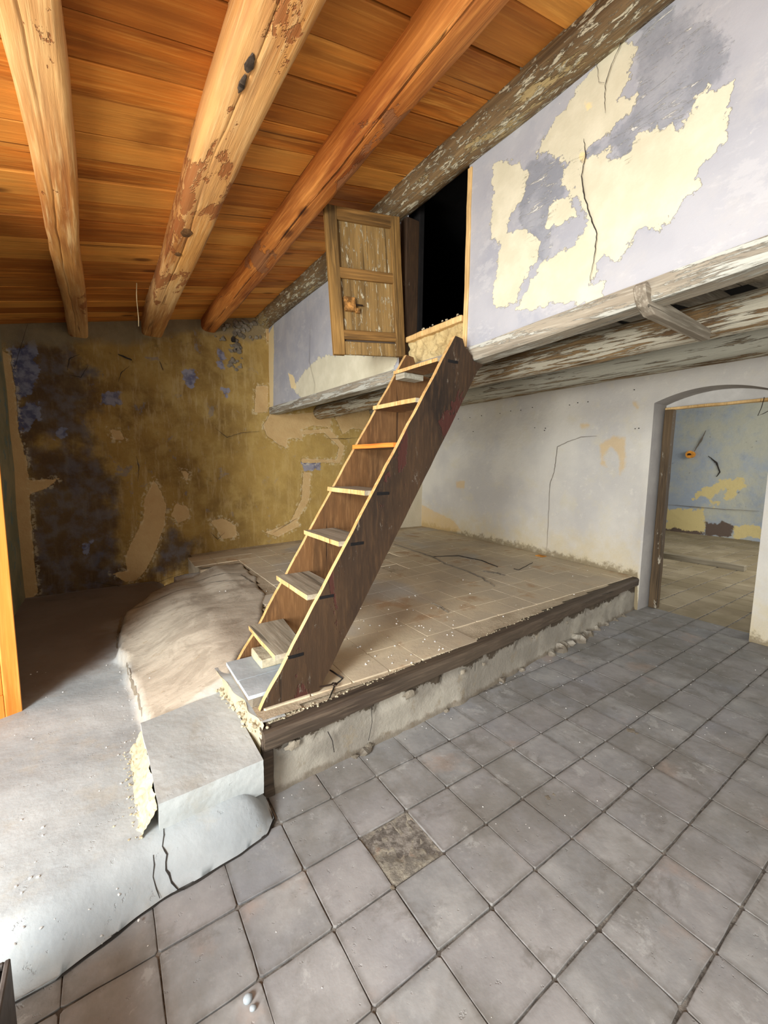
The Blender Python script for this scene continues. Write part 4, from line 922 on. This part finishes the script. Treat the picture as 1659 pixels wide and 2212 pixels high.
# ================================================================ HATCH DOOR
hA = np.array([1.985, 2.65]); hB = np.array([1.43, 2.765]); wd = float(np.linalg.norm(hB-hA)); dirx = (hB-hA)/wd
hd = bpy.data.objects.new('hatch_door', None); C.objects.link(hd); hd.location = (hA[0], hA[1], 2.392)
hd.rotation_euler = (0, math.radians(4.0), math.atan2(dirx[1], dirx[0]))
tag(hd, 'small old panelled hatch door standing open beside the black loft opening', 'door')
def hp(name, a, b, mat, bev=.004, amp=.002, seed=0, n=3):      # local: x from hinge to free edge, y: front at -, z up
    o = obj(name, rough_box(a, b, bev, n, amp, 10, seed), mat, hd); return o
HH = .985; W = wd; FRN = .022                                   # front is local +y after rotation (faces the camera)
hp('stile', (0, -.022, 0), (.075, .022, HH), M['hatch'], seed=1, n=5)
hp('stile', (W-.085, -.022, -.005), (W, .022, HH+.0), M['edge' if False else 'hatch'], seed=2, n=5)
hp('rail', (.07, -.02, HH-.085), (W-.08, .02, HH), M['hatchx'], seed=3)
hp('rail', (.07, -.02, .52), (W-.08, .02, .59), M['hatchx'], seed=4)
hp('rail', (.07, -.02, .105), (W-.08, .02, .17), M['hatchx'], seed=5)
hp('rail', (.07, -.012, .0), (W-.08, .014, .092), M['hatchp'], seed=6); hp('batten', (.07, -.014, .088), (W-.08, .0, .11), M['nosing'], seed=7)
xm = .07+(W-.15)*.45
for a, b in ((.07, xm-.001), (xm+.001, W-.08)):
    for c_, d_ in ((.585, HH-.08), (.165, .525)): hp('panel', (a, -.012, c_), (b, -.002, d_), M['hatchp'], .001, .001, int(a*100+c_*50))
M_front = +1
lk = hp('lock', (W-.185, -.002, .30), (W-.10, .026, .395), M['rust'], .003, .006, 8, 5); lk['label'] = 'rusty iron lock plate'
for c_ in lk.data.vertices: pass
bm = tube([(W-.19, .02, .345), (W-.24, .014, .345)], .006); obj('bolt', bm, M['iron'], lk)
bm = rough_box((W-.215, -.002, .29), (W-.18, .02, .325), .002, 2, .006, 30, 3); obj('plate', bm, M['rust'], lk)
# ================================================================ LEFT DOOR LEAF, CASE, STRAW
la = np.array([-.452, 3.040]); ldir = np.array([-.93, -.36]); ldir /= np.linalg.norm(ldir)
dl = bpy.data.objects.new('door_leaf', None); C.objects.link(dl); dl.location = (la[0], la[1], .12); dl.rotation_euler = (0, 0, math.atan2(ldir[1], ldir[0]))
tag(dl, 'varnished orange wooden door leaf standing open at the left edge', 'door')
obj('stile', rough_box((0, -.02, 0), (.075, .02, 2.25), .004, 2, .001), M['leaf'], dl); obj('stile', rough_box((.70, -.02, 0), (.78, .02, 2.25), .004, 2, .001), M['leaf'], dl)
obj('rail', rough_box((.075, -.018, 0), (.70, .018, .14), .003, 2, .001), M['leaf'], dl); obj('rail', rough_box((.075, -.018, 2.1), (.70, .018, 2.25), .003, 2, .001), M['leaf'], dl)
for k in range(5):
    a = .075+k*.125; obj('board', rough_box((a+.001, -.01, .14), (a+.124, .01, 2.1), .002, 1, .001), M['leaf'], dl)
ck = thing('black_case', 'black case with grey rim at the bottom left corner', 'case', (-.35, 1.3, 0))
p = at(23, 2067, 2, .30); q_ = at(7, 2201, 2, .30)
bm = bmesh.new(); box(bm, (p[0]-.3, p[1]-.5, .09), (p[0]-.012, p[1]-.012, .297), .01); child(obj('body', bm, M['dark']), ck)
bm = bmesh.new()
for a, b in (((p[0]-.012, p[1]-.5, .09), (p[0], p[1], .30)), ((p[0]-.3, p[1]-.012, .09), (p[0]-.012, p[1], .30))): box(bm, a, b, .003)
child(obj('rim', bm, M['rim']), ck)
a_, b_ = at(293, 578, 1, 4.6), at(299, 705, 1, 4.6)
a_ = at(293, 578, 1, 4.6)
tag(obj('straw', tube([tuple(a_+(b_-a_)*t+np.array([.004*math.sin(t*9), 0, 0])) for t in np.linspace(0, 1, 8)], .0035, 5), M['straw']), 'thin pale straw hanging from the broad middle roof beam', 'straw')
for i, (u, v, r_) in enumerate([(535, 2156, .014), (546, 2176, .009)]):
    bm = bmesh.new(); p = at(u, v, 2, .01); rock(bm, (p[0], p[1], .008), r_, i, .9, .1, 2)
    tag(obj('pebble', bm, M['bluetile'], None, True), ('larger' if i == 0 else 'smaller')+' round grey pebble on the tiles at the bottom edge', 'pebble')
bm = bmesh.new(); p = at(1170, 1192, 2, .46); box(bm, (p[0]-.05, p[1]-.05, platz(p[0], p[1])+.001), (p[0]+.04, p[1]+.06, platz(p[0], p[1])+.008), .002)
tag(obj('scrap', bm, M['orange']), 'flat orange scrap on the platform at the foot of the pale wall', 'scrap')

# knots on the broad beam, pits in two floor tiles, dark gaps in the riser
kb = bpy.data.objects['roof_beam.001']
for (u, v, a, b) in ((472, 97, .016, .045), (456, 145, .012, .05), (385, 497, .035, .06), (372, 545, .02, .03), (300, 1, .0, .0)):
    if not a: continue
    p = at(u, v, 2, roofz(.59)-.2+.010); p[0] = max(p[0], .545); bm = bmesh.new(); q = bmesh.ops.create_icosphere(bm, subdivisions=2, radius=1)
    for w_ in q['verts']:
        k = 1+mn.noise(w_.co*2+Vector((u, 0, 0)))*.4; w_.co = Vector((p[0]+w_.co.x*a*k, p[1]+w_.co.y*b*k, p[2]-.004+w_.co.z*.006))
    obj('knot', bm, M['nosing'] if a < .02 else M['ladder_in'], kb)
for (u, v, r_) in ((1183, 1722, .014), (1196, 1716, .008), (1362, 1578, .022), (1375, 1584, .012), (848, 1917, .009), (1112, 1715, .010)):
    p = at(u, v, 2, 0); bm = bmesh.new(); rock(bm, (p[0], p[1], -.0005), r_, u, .12, .6, 2); obj('pit', bm, M['grubble'], floor)
for (u, v, r_) in ((885, 1500, .05), (632, 1610, .04), (1000, 1452, .03), (1045, 1435, .02), (797, 1612, .03), (1225, 1345, .02)):
    p = at(u, v, 1, fronty(at(u, v, 1, 1.83)[0])-.004); bm = bmesh.new(); q = bmesh.ops.create_icosphere(bm, subdivisions=2, radius=1)
    for w_ in q['verts']:
        k = 1+mn.noise(w_.co*1.7+Vector((u, 3, 0)))*.8; w_.co = Vector((p[0]+w_.co.x*r_*k*.8, p[1]+w_.co.y*.010, p[2]+w_.co.z*r_*k*.55))
    obj('broken_plaster', bm, M['grubble'], pf)
